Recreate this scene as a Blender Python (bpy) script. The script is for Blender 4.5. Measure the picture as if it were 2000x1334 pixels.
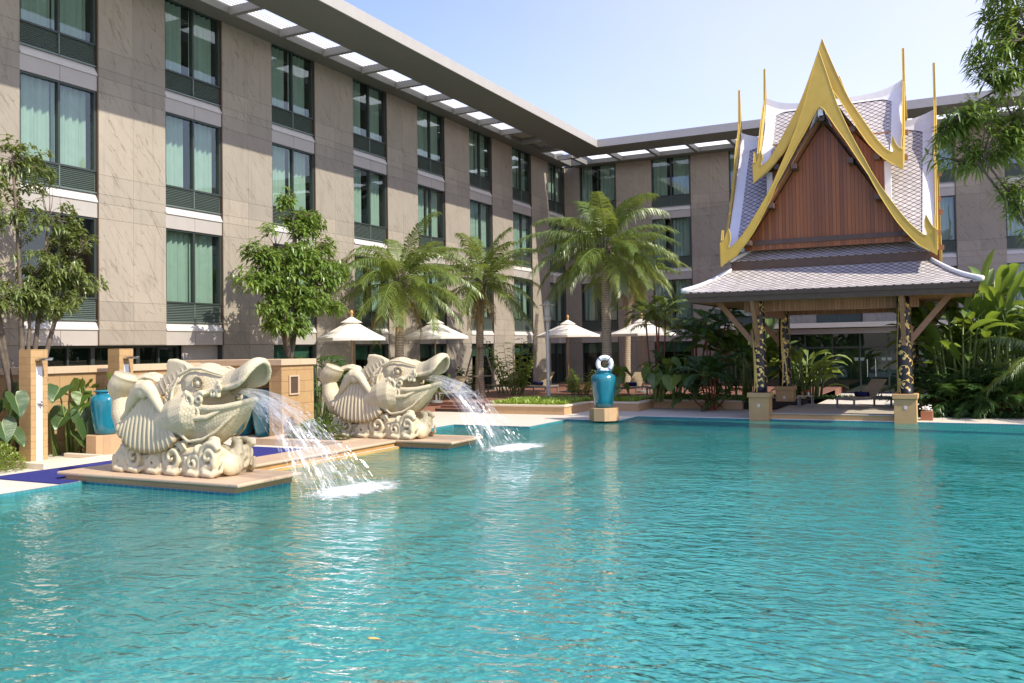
import bpy, math, random
from mathutils import Vector, Matrix, Euler
from mathutils import noise as mnoise

S = bpy.context.scene
for _o in list(bpy.data.objects):
    bpy.data.objects.remove(_o)
C = S.collection
R = math.radians
random.seed(7)

# ---------------------------------------------------------------- camera
yaw, th, ro = R(26.7), 0.025, 0.0152
f0 = Vector((-math.sin(yaw), math.cos(yaw), 0)); r0 = Vector((math.cos(yaw), math.sin(yaw), 0)); u0 = Vector((0, 0, 1))
fw = f0*math.cos(th) + u0*math.sin(th); up_ = u0*math.cos(th) - f0*math.sin(th)
rt = r0*math.cos(ro) - up_*math.sin(ro); up = up_*math.cos(ro) + r0*math.sin(ro)
cam = bpy.data.cameras.new('camera'); camo = bpy.data.objects.new('camera', cam); C.objects.link(camo)
m3 = Matrix((rt, up, -fw)).transposed()
camo.matrix_world = Matrix.Translation((0, 0, 2.3)) @ m3.to_4x4()
cam.lens = 31.5; cam.sensor_width = 36; cam.shift_y = -0.0157; cam.clip_end = 2000; cam.clip_start = 0.1
S.camera = camo

# ---------------------------------------------------------------- sky, sun, exposure
SUN_AZ, SUN_EL = R(-10), R(43)          # azimuth measured from +X towards +Y
w = bpy.data.worlds.new('World'); S.world = w; w.use_nodes = True
nt = w.node_tree; bg = nt.nodes['Background']
sky = nt.nodes.new('ShaderNodeTexSky'); sky.sky_type = 'NISHITA'; sky.sun_disc = False
sky.sun_elevation = SUN_EL; sky.sun_rotation = R(90) - SUN_AZ
sky.air_density = 1.35; sky.dust_density = 0.8; sky.ozone_density = 3.0
# haze veil brightened as added fill: stronger near the horizon and towards the sun side
def _n(t, **k):
    x = nt.nodes.new('ShaderNode'+t)
    for a, b in k.items(): setattr(x, a, b)
    return x
tc = _n('TexCoord'); sx_ = _n('SeparateXYZ'); nt.links.new(tc.outputs['Generated'], sx_.inputs[0])
el_ = _n('MapRange'); nt.links.new(sx_.outputs[2], el_.inputs[0]); el_.inputs[1].default_value = 1.7; el_.inputs[2].default_value = 0.0
dt_ = _n('VectorMath', operation='DOT_PRODUCT'); nt.links.new(tc.outputs['Generated'], dt_.inputs[0]); dt_.inputs[1].default_value = (0.96, 0.28, 0)
dr_ = _n('MapRange'); nt.links.new(dt_.outputs['Value'], dr_.inputs[0]); dr_.inputs[1].default_value = -0.36; dr_.inputs[2].default_value = 0.30; dr_.inputs[3].default_value = 0.0; dr_.inputs[4].default_value = .80
cn_ = _n('TexNoise'); nt.links.new(tc.outputs['Generated'], cn_.inputs['Vector']); cn_.inputs['Scale'].default_value = 2.2; cn_.inputs['Detail'].default_value = 5
ca_ = _n('MapRange'); nt.links.new(cn_.outputs['Fac'], ca_.inputs[0]); ca_.inputs[1].default_value = .3; ca_.inputs[2].default_value = .7; ca_.inputs[3].default_value = .75; ca_.inputs[4].default_value = 1.1
m1_ = _n('Math', operation='MULTIPLY'); nt.links.new(el_.outputs[0], m1_.inputs[0]); nt.links.new(dr_.outputs[0], m1_.inputs[1])
m2_ = _n('Math', operation='MULTIPLY', use_clamp=True); nt.links.new(m1_.outputs[0], m2_.inputs[0]); nt.links.new(ca_.outputs[0], m2_.inputs[1])
mx_ = _n('Mix', data_type='RGBA'); nt.links.new(m2_.outputs[0], mx_.inputs[0]); tn_ = _n('Mix', data_type='RGBA', blend_type='MULTIPLY'); tn_.inputs[0].default_value = 1; nt.links.new(sky.outputs[0], tn_.inputs[6]); tn_.inputs[7].default_value = (.74, .66, 1.02, 1); nt.links.new(tn_.outputs[2], mx_.inputs[6]); mx_.inputs[7].default_value = (3.75, 3.75, 3.72, 1)
nt.links.new(mx_.outputs[2], bg.inputs[0]); bg.inputs[1].default_value = 0.15
sd = Vector((math.cos(SUN_EL)*math.cos(SUN_AZ), math.cos(SUN_EL)*math.sin(SUN_AZ), math.sin(SUN_EL)))
sl = bpy.data.lights.new('sun', 'SUN'); sl.energy = 3.0; sl.angle = R(0.6); sl.color = (1.0, 0.93, 0.81)
so = bpy.data.objects.new('sun', sl); C.objects.link(so); so.rotation_euler = sd.to_track_quat('Z', 'Y').to_euler()
so.location = (30, 10, 40)
S.view_settings.view_transform = 'Standard'; S.view_settings.look = 'None'
S.view_settings.exposure = 1.12; S.view_settings.gamma = 1.0
S.cycles.max_bounces = 10; S.cycles.transparent_max_bounces = 24
S.cycles.caustics_reflective = False; S.cycles.caustics_refractive = False
try:
    S.cycles.use_denoising = True
except Exception:
    pass

# ---------------------------------------------------------------- material helpers
class NT:
    def __init__(s, name):
        s.m = bpy.data.materials.new(name); s.m.use_nodes = True; s.t = s.m.node_tree
        s.b = s.t.nodes['Principled BSDF']; s.out = s.t.nodes['Material Output']
    def n(s, typ, **kw):
        x = s.t.nodes.new('ShaderNode'+typ)
        for k, v in kw.items(): setattr(x, k, v)
        return x
    def l(s, a, b): s.t.links.new(a, b)
    def val(s, sock, v):
        if hasattr(v, 'links') or hasattr(v, 'is_output'): s.l(v, sock)
        else: sock.default_value = v
    def math(s, op, a, b=0.0, clamp=False):
        x = s.n('Math', operation=op, use_clamp=clamp); s.val(x.inputs[0], a); s.val(x.inputs[1], b); return x.outputs[0]
    def mix(s, f, a, b):
        x = s.n('Mix', data_type='RGBA'); s.val(x.inputs[0], f); s.val(x.inputs[6], a); s.val(x.inputs[7], b); return x.outputs[2]
    def coord(s, which='Object', scale=(1, 1, 1), rot=(0, 0, 0)):
        c = s.n('TexCoord'); mp = s.n('Mapping'); s.l(c.outputs[which], mp.inputs[0])
        mp.inputs['Scale'].default_value = scale; mp.inputs['Rotation'].default_value = rot; return mp.outputs[0]
    def noise(s, vec, scale, detail=4, rough=.55, dist=0):
        x = s.n('TexNoise'); s.l(vec, x.inputs['Vector']); x.inputs['Scale'].default_value = scale
        x.inputs['Detail'].default_value = detail; x.inputs['Roughness'].default_value = rough; x.inputs['Distortion'].default_value = dist
        return x.outputs['Fac']
    def ramp(s, fac, stops):
        x = s.n('ValToRGB'); s.l(fac, x.inputs[0]); e = x.color_ramp.elements
        e[0].position, e[0].color = stops[0][0], c4(stops[0][1]); e[1].position, e[1].color = stops[-1][0], c4(stops[-1][1])
        for p, c in stops[1:-1]:
            q = e.new(p); q.color = c4(c)
        return x.outputs[0]
    def bump(s, h, strength=.4, dist=.02, normal=None):
        x = s.n('Bump'); x.inputs['Strength'].default_value = strength; x.inputs['Distance'].default_value = dist
        s.l(h, x.inputs['Height'])
        if normal: s.l(normal, x.inputs['Normal'])
        return x.outputs[0]
def c4(c):
    if isinstance(c, (int, float)): return (c, c, c, 1)
    return (c[0], c[1], c[2], 1)
def mul(c, k): return (c[0]*k, c[1]*k, c[2]*k)

def simple(name, col, rough=.6, metal=0, var=.12, scale=3, bump=0.0, bscale=30, spec=.4, wspace=True):
    a = NT(name); v = a.coord('Object'); f = a.noise(v, scale, 5)
    a.l(a.mix(f, c4(mul(col, 1-var*1.6)), c4(mul(col, 1+var*1.6))), a.b.inputs['Base Color'])
    a.b.inputs['Roughness'].default_value = rough; a.b.inputs['Metallic'].default_value = metal
    a.b.inputs['Specular IOR Level'].default_value = spec
    if bump:
        a.l(a.bump(a.noise(v, bscale, 5), bump, .01), a.b.inputs['Normal'])
    return a.m

M = {}
M['concrete'] = simple('pale_paving', (.70, .62, .50), .8)
M['metal_grey'] = simple('grey_metal', (.20, .195, .18), .5, .0, .08)
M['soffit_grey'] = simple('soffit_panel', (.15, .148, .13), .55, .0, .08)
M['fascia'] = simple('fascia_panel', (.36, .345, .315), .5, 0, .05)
M['sill'] = simple('sill_metal', (.52, .50, .46), .45, 0, .05)
M['spandrel'] = simple('spandrel_metal', (.40, .37, .33), .45, .1, .05)
M['frame_dark'] = simple('dark_frame', (.05, .062, .055), .35, .3, .1)
M['frame_brown'] = simple('bronze_frame', (.11, .075, .05), .4, .3, .1)
M['white'] = simple('white_plaster', (.78, .76, .73), .55, 0, .06, 4)
M['fascia_wood'] = simple('dark_brown_wood', (.10, .062, .045), .5, 0, .2, 6)
M['trim_wood'] = simple('bracket_wood', (.34, .17, .085), .5, 0, .2, 8)
M['navy'] = simple('navy_towel', (.012, .013, .07), .95, 0, .3, 30, .6, 200)
M['steel'] = simple('brushed_steel', (.6, .6, .58), .25, 1.0, .05)
M['lampgrey'] = simple('lamp_post_paint', (.62, .62, .58), .45, .1, .06)
M['black_paint'] = simple('black_lacquer', (.014, .012, .016), .3, 0, .2)
M['gold_leaf'] = simple('gold_leaf', (.72, .52, .16), .38, .35, .15, 14)
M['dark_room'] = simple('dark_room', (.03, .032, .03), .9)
M['lobby_wall'] = simple('lobby_wall', (.20, .22, .18), .8, 0, .5, .8)
M['blind'] = simple('green_blind', (.20, .28, .24), .8)
M['canvas'] = simple('cream_canvas', (.78, .72, .60), .8, 0, .05, 5)
M['pole_wood'] = simple('pole_wood', (.33, .19, .085), .5, 0, .15, 8)
M['finial_wood'] = simple('finial_wood', (.45, .25, .09), .45, 0, .15, 8)
M['bark'] = simple('bark', (.12, .095, .07), .9, 0, .4, 9, .9, 30)
M['pale_bark'] = simple('pale_branch', (.2, .16, .11), .85, 0, .35, 9, .7, 30)
M['red_stem'] = simple('red_stem', (.22, .06, .03), .6, 0, .35, 9)
M['stalk'] = simple('green_stalk', (.14, .20, .05), .5, 0, .3, 9)
M['soil'] = simple('soil', (.035, .025, .018), .95)
M['ring_white'] = simple('buoy_white', (.82, .82, .80), .45)
M['strap_blue'] = simple('strap_blue', (.02, .06, .22), .6)
M['petal_white'] = simple('white_petal', (.85, .84, .8), .5)
M['petal_red'] = simple('red_petal', (.55, .06, .05), .5)
M['leaf_yellow'] = simple('fallen_leaf', (.72, .45, .12), .5)
M['terracotta'] = simple('terracotta', (.3, .13, .07), .7)
M['mat_blue'] = simple('blue_mat', (.02, .025, .17), .95, 0, .25, 60, .8, 250)
M['vent'] = simple('vent_black', (.02, .02, .02), .6)

def translucent_mat(name, col, trans, tw=.5, rough=.8):
    a = NT(name); v = a.coord('Object'); f = a.noise(v, 4, 3)
    col_s = a.mix(f, c4(mul(col, .85)), c4(mul(col, 1.12)))
    d = a.n('BsdfDiffuse'); a.l(col_s, d.inputs[0]); t = a.n('BsdfTranslucent'); t.inputs[0].default_value = c4(trans)
    mx = a.n('MixShader'); mx.inputs[0].default_value = tw; a.l(d.outputs[0], mx.inputs[1]); a.l(t.outputs[0], mx.inputs[2])
    a.l(mx.outputs[0], a.out.inputs[0]); return a.m
M['slat_white'] = translucent_mat('canopy_slat', (.86, .86, .84), (.9, .9, .88), .8)
M['canvas'] = translucent_mat('parasol_canvas', (.86, .82, .73), (.75, .68, .55), .25)
M['curtain'] = translucent_mat('curtain', (.50, .56, .51), (.45, .52, .46), .3)

def stone_cladding():
    a = NT('stone_cladding'); v = a.coord('Object')
    n1 = a.noise(v, .9, 6, .6); n2 = a.noise(v, 14, 6, .6)
    base = a.mix(n1, (.28, .245, .19, 1), (.41, .362, .285, 1))
    base = a.mix(a.math('MULTIPLY', n2, .35), base, (.25, .21, .16, 1))
    # diagonal cleft lines
    veins = None
    for (sx, sz, ang, th_) in ((.55, 2.6, 56, .013), (.42, 3.6, 50, .009)):
        c = a.n('TexCoord'); sep = a.n('SeparateXYZ'); a.l(c.outputs['Object'], sep.inputs[0])
        h = a.math('ADD', sep.outputs[0], sep.outputs[1]); comb = a.n('CombineXYZ'); a.l(h, comb.inputs[0]); a.l(sep.outputs[2], comb.inputs[1])
        mr = a.n('Mapping'); mr.inputs['Rotation'].default_value = (0, 0, R(ang)); a.l(comb.outputs[0], mr.inputs[0])
        mp = a.n('Mapping'); mp.inputs['Scale'].default_value = (sx, sz, 1); mp.inputs['Location'].default_value = (ang, th_*100, 0)
        a.l(mr.outputs[0], mp.inputs[0])
        nz = a.n('TexNoise'); a.l(mp.outputs[0], nz.inputs['Vector']); nz.inputs['Scale'].default_value = 1.05
        nz.inputs['Detail'].default_value = 3.5; nz.inputs['Roughness'].default_value = .45; nz.inputs['Distortion'].default_value = .35
        d = a.math('ABSOLUTE', a.math('SUBTRACT', nz.outputs['Fac'], .5))
        line = a.math('SUBTRACT', 1.0, a.math('DIVIDE', d, th_, clamp=True), clamp=True)
        gate = a.noise(mp.outputs[0], 2.3, 2)
        line = a.math('MULTIPLY', line, a.math('MULTIPLY', a.math('SUBTRACT', gate, .42), 6, clamp=True), clamp=True)
        veins = line if veins is None else a.math('MAXIMUM', veins, line)
    ds = a.noise(a.coord('Object', (5, 5, .35)), 1.4, 4, .6); base = a.mix(a.math('MULTIPLY', a.math('SUBTRACT', ds, .53), 2.6, clamp=True), base, (.19, .165, .125, 1))
    gi = a.n('NewGeometry'); base = a.mix(a.math('MULTIPLY', gi.outputs['Random Per Island'], .42), base, (.17, .155, .13, 1))
    col = a.mix(a.math('MULTIPLY', veins, .55), base, (.13, .09, .05, 1))
    a.l(col, a.b.inputs['Base Color']); a.b.inputs['Roughness'].default_value = .75
    h = a.math('SUBTRACT', a.math('MULTIPLY', n2, .25), veins)
    a.l(a.bump(h, .6, .012), a.b.inputs['Normal']); return a.m
M['stone'] = stone_cladding()

def ochre_stone(name, c1, c2, bs=(.6, .3), mortar=(.25, .13, .06), rot90=True, bumpd=.02, msz=.006):
    a = NT(name); c = a.n('TexCoord'); sep = a.n('SeparateXYZ'); a.l(c.outputs['Object'], sep.inputs[0])
    h = a.math('ADD', sep.outputs[0], sep.outputs[1]); comb = a.n('CombineXYZ'); a.l(h, comb.inputs[0]); a.l(sep.outputs[2], comb.inputs[1])
    bt = a.n('TexBrick'); a.l(comb.outputs[0], bt.inputs['Vector']); bt.inputs['Scale'].default_value = 1
    bt.inputs['Brick Width'].default_value = bs[0]; bt.inputs['Row Height'].default_value = bs[1]
    bt.inputs['Mortar Size'].default_value = msz; bt.inputs['Color1'].default_value = c4(c1); bt.inputs['Color2'].default_value = c4(c2)
    bt.inputs['Mortar'].default_value = c4(mortar)
    v = a.coord('Object'); n2 = a.noise(v, 5, 6, .65)
    col = a.mix(a.math('MULTIPLY', n2, .7), bt.outputs[0], c4(mul(c1, .62)))
    a.l(col, a.b.inputs['Base Color']); a.b.inputs['Roughness'].default_value = .75
    hh = a.math('SUBTRACT', n2, bt.outputs['Fac']); a.l(a.bump(hh, .7, bumpd), a.b.inputs['Normal']); return a.m
M['ochre_rough'] = ochre_stone('ochre_split_stone', (.47, .30, .13), (.40, .25, .11))
M['ochre_slab'] = ochre_stone('ochre_sandstone', (.60, .38, .19), (.50, .33, .18), (.75, .5), (.3, .2, .1), bumpd=.006, msz=.004)
M['ochre_tile'] = ochre_stone('ochre_fine_tile', (.50, .32, .14), (.43, .27, .12), (.3, .15), (.32, .2, .09), bumpd=.006, msz=.004)

M['coping_pale'] = simple('pale_coping', (.66, .56, .40), .7, 0, .14, 5, .3, 25)
M['pier_ochre'] = simple('ochre_render', (.52, .33, .14), .7, 0, .08, 4, .2, 60)
M['carved'] = None

def tiles_floor(name, c1, c2, mortar, bw, rough=.6, msz=.01, rot=0, var=.5):
    a = NT(name); v = a.coord('Object', rot=(0, 0, rot)); bt = a.n('TexBrick'); a.l(v, bt.inputs['Vector'])
    bt.offset = 0; bt.inputs['Scale'].default_value = 1; bt.inputs['Brick Width'].default_value = bw; bt.inputs['Row Height'].default_value = bw
    bt.inputs['Mortar Size'].default_value = msz; bt.inputs['Color1'].default_value = c4(c1); bt.inputs['Color2'].default_value = c4(c2)
    bt.inputs['Mortar'].default_value = c4(mortar)
    n = a.noise(v, 2.5, 5); col = a.mix(a.math('MULTIPLY', n, var), bt.outputs[0], c4(mul(c1, .78)))
    a.l(col, a.b.inputs['Base Color']); a.b.inputs['Roughness'].default_value = rough; return a.m
M['deck_paving'] = tiles_floor('cream_paving', (.66, .60, .49), (.62, .56, .45), (.42, .35, .26), .6, .75, .007)
M['floor_paving'] = tiles_floor('sala_floor', (.50, .44, .34), (.47, .41, .31), (.36, .3, .22), .6, .6, .007)
M['coping'] = tiles_floor('pink_sandstone', (.58, .42, .27), (.52, .38, .25), (.30, .20, .12), .92, .55, .005, 0, .6)
M['leaf_dry'] = None
M['ground'] = simple('ground_paving', (.45, .40, .32), .85, 0, .15, 1)

def water_floor(name, c1, c2, mortar, bw=.09, big=None):
    a = NT(name); c = a.n('TexCoord')
    bt = a.n('TexBrick'); bt.offset = 0; bt.inputs['Scale'].default_value = 1
    geo = a.n('NewGeometry'); # choose projection by normal so that walls get tiles as well
    sep = a.n('SeparateXYZ'); a.l(c.outputs['Object'], sep.inputs[0]); sn = a.n('SeparateXYZ'); a.l(geo.outputs['Normal'], sn.inputs[0])
    az = a.math('GREATER_THAN', a.math('ABSOLUTE', sn.outputs[2]), .5)
    hor = a.math('ADD', sep.outputs[0], sep.outputs[1])
    ux = a.n('Mix'); a.l(az, ux.inputs[0]); a.l(hor, ux.inputs[2]); a.l(sep.outputs[0], ux.inputs[3])
    uy = a.n('Mix'); a.l(az, uy.inputs[0]); a.l(sep.outputs[2], uy.inputs[2]); a.l(sep.outputs[1], uy.inputs[3])
    cb = a.n('CombineXYZ'); a.l(ux.outputs[0], cb.inputs[0]); a.l(uy.outputs[0], cb.inputs[1]); a.l(cb.outputs[0], bt.inputs['Vector'])
    bt.inputs['Brick Width'].default_value = bw; bt.inputs['Row Height'].default_value = bw; bt.inputs['Mortar Size'].default_value = bw*.05
    bt.inputs['Color1'].default_value = c4(c1); bt.inputs['Color2'].default_value = c4(c2); bt.inputs['Mortar'].default_value = c4(mortar)
    n = a.noise(c.outputs['Object'], .35, 4); n2 = a.noise(c.outputs['Object'], 3.0, 3)
    col = a.mix(a.math('MULTIPLY', n, .5), bt.outputs[0], c4(mul(c1, .62)))
    col = a.mix(a.math('MULTIPLY', n2, .35), col, c4(mul(c2, 1.1)))
    if big:   # light absorbed by the water, painted as darker teal towards far and right
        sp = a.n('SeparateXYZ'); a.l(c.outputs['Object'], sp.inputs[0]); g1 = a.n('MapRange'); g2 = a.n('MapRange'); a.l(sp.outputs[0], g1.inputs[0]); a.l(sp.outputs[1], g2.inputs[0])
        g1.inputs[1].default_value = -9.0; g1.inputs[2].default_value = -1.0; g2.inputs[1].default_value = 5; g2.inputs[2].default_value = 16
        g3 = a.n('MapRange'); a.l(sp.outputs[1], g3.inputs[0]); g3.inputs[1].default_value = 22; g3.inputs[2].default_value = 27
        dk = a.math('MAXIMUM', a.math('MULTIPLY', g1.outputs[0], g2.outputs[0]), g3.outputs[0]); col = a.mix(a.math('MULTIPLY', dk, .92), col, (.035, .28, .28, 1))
    a.l(col, a.b.inputs['Base Color']); a.b.inputs['Roughness'].default_value = .4; return a.m
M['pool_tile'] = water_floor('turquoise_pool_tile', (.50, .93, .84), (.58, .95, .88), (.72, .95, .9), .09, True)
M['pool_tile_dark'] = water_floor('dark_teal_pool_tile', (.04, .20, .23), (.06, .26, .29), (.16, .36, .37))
M['pool_band'] = water_floor('teal_band_tile', (.012, .24, .33), (.02, .33, .40), (.40, .62, .60), .145)
M['pool_stone'] = simple('amber_pool_stone', (.45, .29, .09), .7, 0, .3, 1.6)

M['walk_stone'] = simple('wet_amber_stone', (.40, .22, .07), .5, 0, .3, 2)
def water():
    a = NT('pool_water'); c = a.n('TexCoord')
    def nz(scale, detail, rough, sx=1, sy=1, dist=0, rot=0, loc=0):
        mp = a.n('Mapping'); mp.inputs['Scale'].default_value = (sx, sy, 1); mp.inputs['Rotation'].default_value = (0, 0, rot); mp.inputs['Location'].default_value = (loc, loc, loc)
        a.l(c.outputs['Object'], mp.inputs[0]); return a.noise(mp.outputs[0], scale, detail, rough, dist)
    h1 = nz(3.1, 2, .5, .75, 1.3, .9, R(-27), 3); h2 = nz(9, 2, .5, .9, 1.1, .6, R(-20), 11); h3 = nz(.5, 1, .4)
    rg = a.math('POWER', a.math('SUBTRACT', 1.0, a.math('ABSOLUTE', a.math('SUBTRACT', a.math('MULTIPLY', nz(1.5, 2, .5, .7, 1.3, .8, R(-27), 17), 2.0), 1.0))), 3.0)
    h1 = a.math('ADD', a.math('MULTIPLY', h1, .9), a.math('MULTIPLY', rg, .12))
    h = a.math('ADD', a.math('MULTIPLY', h1, 1.0), a.math('MULTIPLY', h2, .28))
    h = a.math('ADD', h, a.math('MULTIPLY', h3, 1.4))
    calm = a.ramp(nz(.22, 2, .5, 1, 1, 0, 0, 31), [(.3, .4), (.7, 1.0)])
    h = a.math('MULTIPLY', h, calm); sx_w = a.n('SeparateXYZ'); a.l(c.outputs['Object'], sx_w.inputs[0]); gx = a.n('MapRange'); a.l(sx_w.outputs[0], gx.inputs[0]); gx.inputs[1].default_value = -9; gx.inputs[2].default_value = -1; gx.inputs[3].default_value = .7; gx.inputs[4].default_value = 2.0
    h = a.math('MULTIPLY', h, gx.outputs[0])
    nrm = a.bump(h, 1.0, .08)
    tr = a.n('BsdfTransparent'); tr.inputs[0].default_value = (.72, .975, .93, 1)
    rf = a.n('BsdfRefraction'); rf.inputs['Color'].default_value = (.72, .975, .93, 1); rf.inputs['IOR'].default_value = 1.33; rf.inputs['Roughness'].default_value = .0
    nrf = a.bump(h, 1.0, .03); a.l(nrf, rf.inputs['Normal'])
    un = a.n('MixShader'); un.inputs[0].default_value = .30; a.l(tr.outputs[0], un.inputs[1]); a.l(rf.outputs[0], un.inputs[2])
    gl = a.n('BsdfGlossy'); gl.inputs['Roughness'].default_value = .03; gl.inputs['Color'].default_value = (.95, .97, 1, 1); a.l(nrm, gl.inputs['Normal'])
    fr = a.n('Fresnel'); fr.inputs['IOR'].default_value = 1.42; a.l(nrm, fr.inputs['Normal'])
    mk = a.n('BsdfDiffuse'); mk.inputs[0].default_value = (.07, .64, .55, 1); um = a.n('MixShader'); um.inputs[0].default_value = .24; a.l(un.outputs[0], um.inputs[1]); a.l(mk.outputs[0], um.inputs[2])
    mx = a.n('MixShader'); a.l(fr.outputs[0], mx.inputs[0]); a.l(um.outputs[0], mx.inputs[1]); a.l(gl.outputs[0], mx.inputs[2])
    a.l(mx.outputs[0], a.out.inputs[0]); return a.m
M['water'] = water()

def glass(name, tint, ior=1.5, boost=1.0, wav=0.0):
    a = NT(name); tr = a.n('BsdfTransparent'); tr.inputs[0].default_value = c4(tint)
    gl = a.n('BsdfGlossy'); gl.inputs['Roughness'].default_value = .01; gl.inputs['Color'].default_value = (.85, .95, .92, 1)
    lw_ = a.n('LayerWeight'); lw_.inputs['Blend'].default_value = .5; f0_ = ((ior-1)/(ior+1))**2
    frs = a.math('ADD', f0_, a.math('MULTIPLY', a.math('POWER', lw_.outputs['Facing'], 4.0), 1-f0_))
    v = a.coord('Object'); nr = a.bump(a.noise(v, 1.1, 2), .25, .01); a.l(nr, gl.inputs['Normal'])
    mx = a.n('MixShader'); a.l(a.math('MULTIPLY', frs, boost, clamp=True), mx.inputs[0])
    a.l(tr.outputs[0], mx.inputs[1]); a.l(gl.outputs[0], mx.inputs[2]); a.l(mx.outputs[0], a.out.inputs[0]); return a.m
M['glass'] = glass('green_window_glass', (.75, .89, .82), 1.7, 1.6)
M['glass_low'] = glass('dark_door_glass', (.34, .50, .43), 1.5, 1.2)

def louvre():
    a = NT('green_louvre'); c = a.n('TexCoord'); sep = a.n('SeparateXYZ'); a.l(c.outputs['Object'], sep.inputs[0])
    a.b.inputs['Base Color'].default_value = (.17, .215, .19, 1); a.b.inputs['Roughness'].default_value = .35; a.b.inputs['Metallic'].default_value = .3
    return a.m
M['louvre'] = louvre()

def planks(name, c1, c2, width, axis='x', rough=.45):
    a = NT(name); c = a.n('TexCoord'); sep = a.n('SeparateXYZ'); a.l(c.outputs['Object'], sep.inputs[0])
    co = sep.outputs['xyz'.index(axis)]
    d = a.math('DIVIDE', co, width); idx = a.math('FLOOR', d); fr = a.math('FRACT', d)
    wn = a.n('TexWhiteNoise'); wn.noise_dimensions = '1D'; a.l(idx, wn.inputs['W'])
    gap = a.math('GREATER_THAN', a.math('ABSOLUTE', a.math('SUBTRACT', fr, .5)), .46)
    sc = {'x': (14, 14, 1.2), 'y': (14, 14, 1.2), 'z': (1, 1, 14)}[axis]
    g = a.noise(a.coord('Object', sc), 1.6, 4)
    f = a.math('ADD', a.math('MULTIPLY', wn.outputs['Value'], .65), a.math('MULTIPLY', g, .5), clamp=True)
    col = a.mix(f, c4(c1), c4(c2)); col = a.mix(gap, col, c4(mul(c1, .25)))
    a.l(col, a.b.inputs['Base Color']); a.b.inputs['Roughness'].default_value = rough
    a.l(a.bump(a.math('SUBTRACT', 1.0, gap), .6, .01), a.b.inputs['Normal']); return a.m
M['gable_planks'] = planks('teak_gable_planks', (.15, .045, .010), (.36, .115, .025), .105, 'x')
M['gable_planks_y'] = planks('teak_gable_planks_side', (.15, .042, .012), (.42, .145, .035), .105, 'y')
M['soffit_planks'] = planks('teak_soffit_planks', (.26, .10, .035), (.42, .19, .07), .09, 'x')
M['deck_wood'] = planks('brown_deck_boards', (.17, .075, .05), (.26, .12, .08), .12, 'y', .6)

def gold():
    a = NT('gold_bargeboard'); v = a.coord('Object'); n = a.noise(v, 3, 6, .6); n2 = a.noise(a.coord('Object', (6, 6, 1)), 4, 4)
    col = a.mix(n, (.46, .30, .035, 1), (.66, .46, .08, 1)); col = a.mix(a.math('MULTIPLY', n2, .3), col, (.5, .32, .05, 1))
    a.l(col, a.b.inputs['Base Color']); a.b.inputs['Roughness'].default_value = .42; a.b.inputs['Metallic'].default_value = .12
    return a.m
M['gold'] = gold()

def roof_tiles():
    a = NT('roof_scale_tiles'); c = a.n('TexCoord'); sep = a.n('SeparateXYZ'); a.l(c.outputs['UV'], sep.inputs[0])
    u = a.math('DIVIDE', sep.outputs[0], .24); v = a.math('DIVIDE', sep.outputs[1], .165)
    # slight curve so that the diamonds read as rounded scales
    p = a.math('ADD', u, v); q = a.math('SUBTRACT', u, v)
    fp = a.math('ABSOLUTE', a.math('SUBTRACT', a.math('FRACT', p), .5)); fq = a.math('ABSOLUTE', a.math('SUBTRACT', a.math('FRACT', q), .5))
    e = a.math('MAXIMUM', fp, fq); line = a.math('MULTIPLY', a.math('SUBTRACT', e, .415), 22, clamp=True)
    both = a.math('MULTIPLY', a.math('SUBTRACT', a.math('MINIMUM', fp, fq), .36), 14, clamp=True)
    cb = a.n('CombineXYZ'); a.l(a.math('FLOOR', p), cb.inputs[0]); a.l(a.math('FLOOR', q), cb.inputs[1])
    wn = a.n('TexWhiteNoise'); a.l(cb.outputs[0], wn.inputs['Vector'])
    big = a.noise(a.coord('Object'), 1.2, 4)
    col = a.mix(wn.outputs['Value'], (.47, .435, .40, 1), (.63, .585, .54, 1)); col = a.mix(a.math('MULTIPLY', big, .3), col, (.46, .38, .34, 1))
    col = a.mix(a.math('MAXIMUM', line, both), col, (.035, .025, .03, 1))
    a.l(col, a.b.inputs['Base Color']); a.b.inputs['Roughness'].default_value = .5
    # each scale rises toward its lower tip
    fv = a.math('ADD', a.math('FRACT', p), a.math('SUBTRACT', 1.0, a.math('FRACT', q)))
    h = a.math('SUBTRACT', a.math('MULTIPLY', fv, .5), line)
    a.l(a.bump(h, .8, .02), a.b.inputs['Normal']); return a.m
M['roof_tile'] = roof_tiles()

def jar_glaze():
    a = NT('turquoise_glaze'); v = a.coord('Object', (1, 1, .35)); n = a.noise(v, 5, 6, .6); n2 = a.noise(a.coord('Object', (.3, .3, 6)), 6, 3)
    col = a.mix(n, (.006, .10, .14, 1), (.02, .24, .30, 1)); col = a.mix(a.math('MULTIPLY', n2, .3), col, (.0, .12, .2, 1))
    a.l(col, a.b.inputs['Base Color']); a.b.inputs['Roughness'].default_value = .12; a.b.inputs['Coat Weight'].default_value = .6
    a.l(a.bump(n2, .15, .01), a.b.inputs['Normal']); return a.m
M['glaze'] = jar_glaze()

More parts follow.
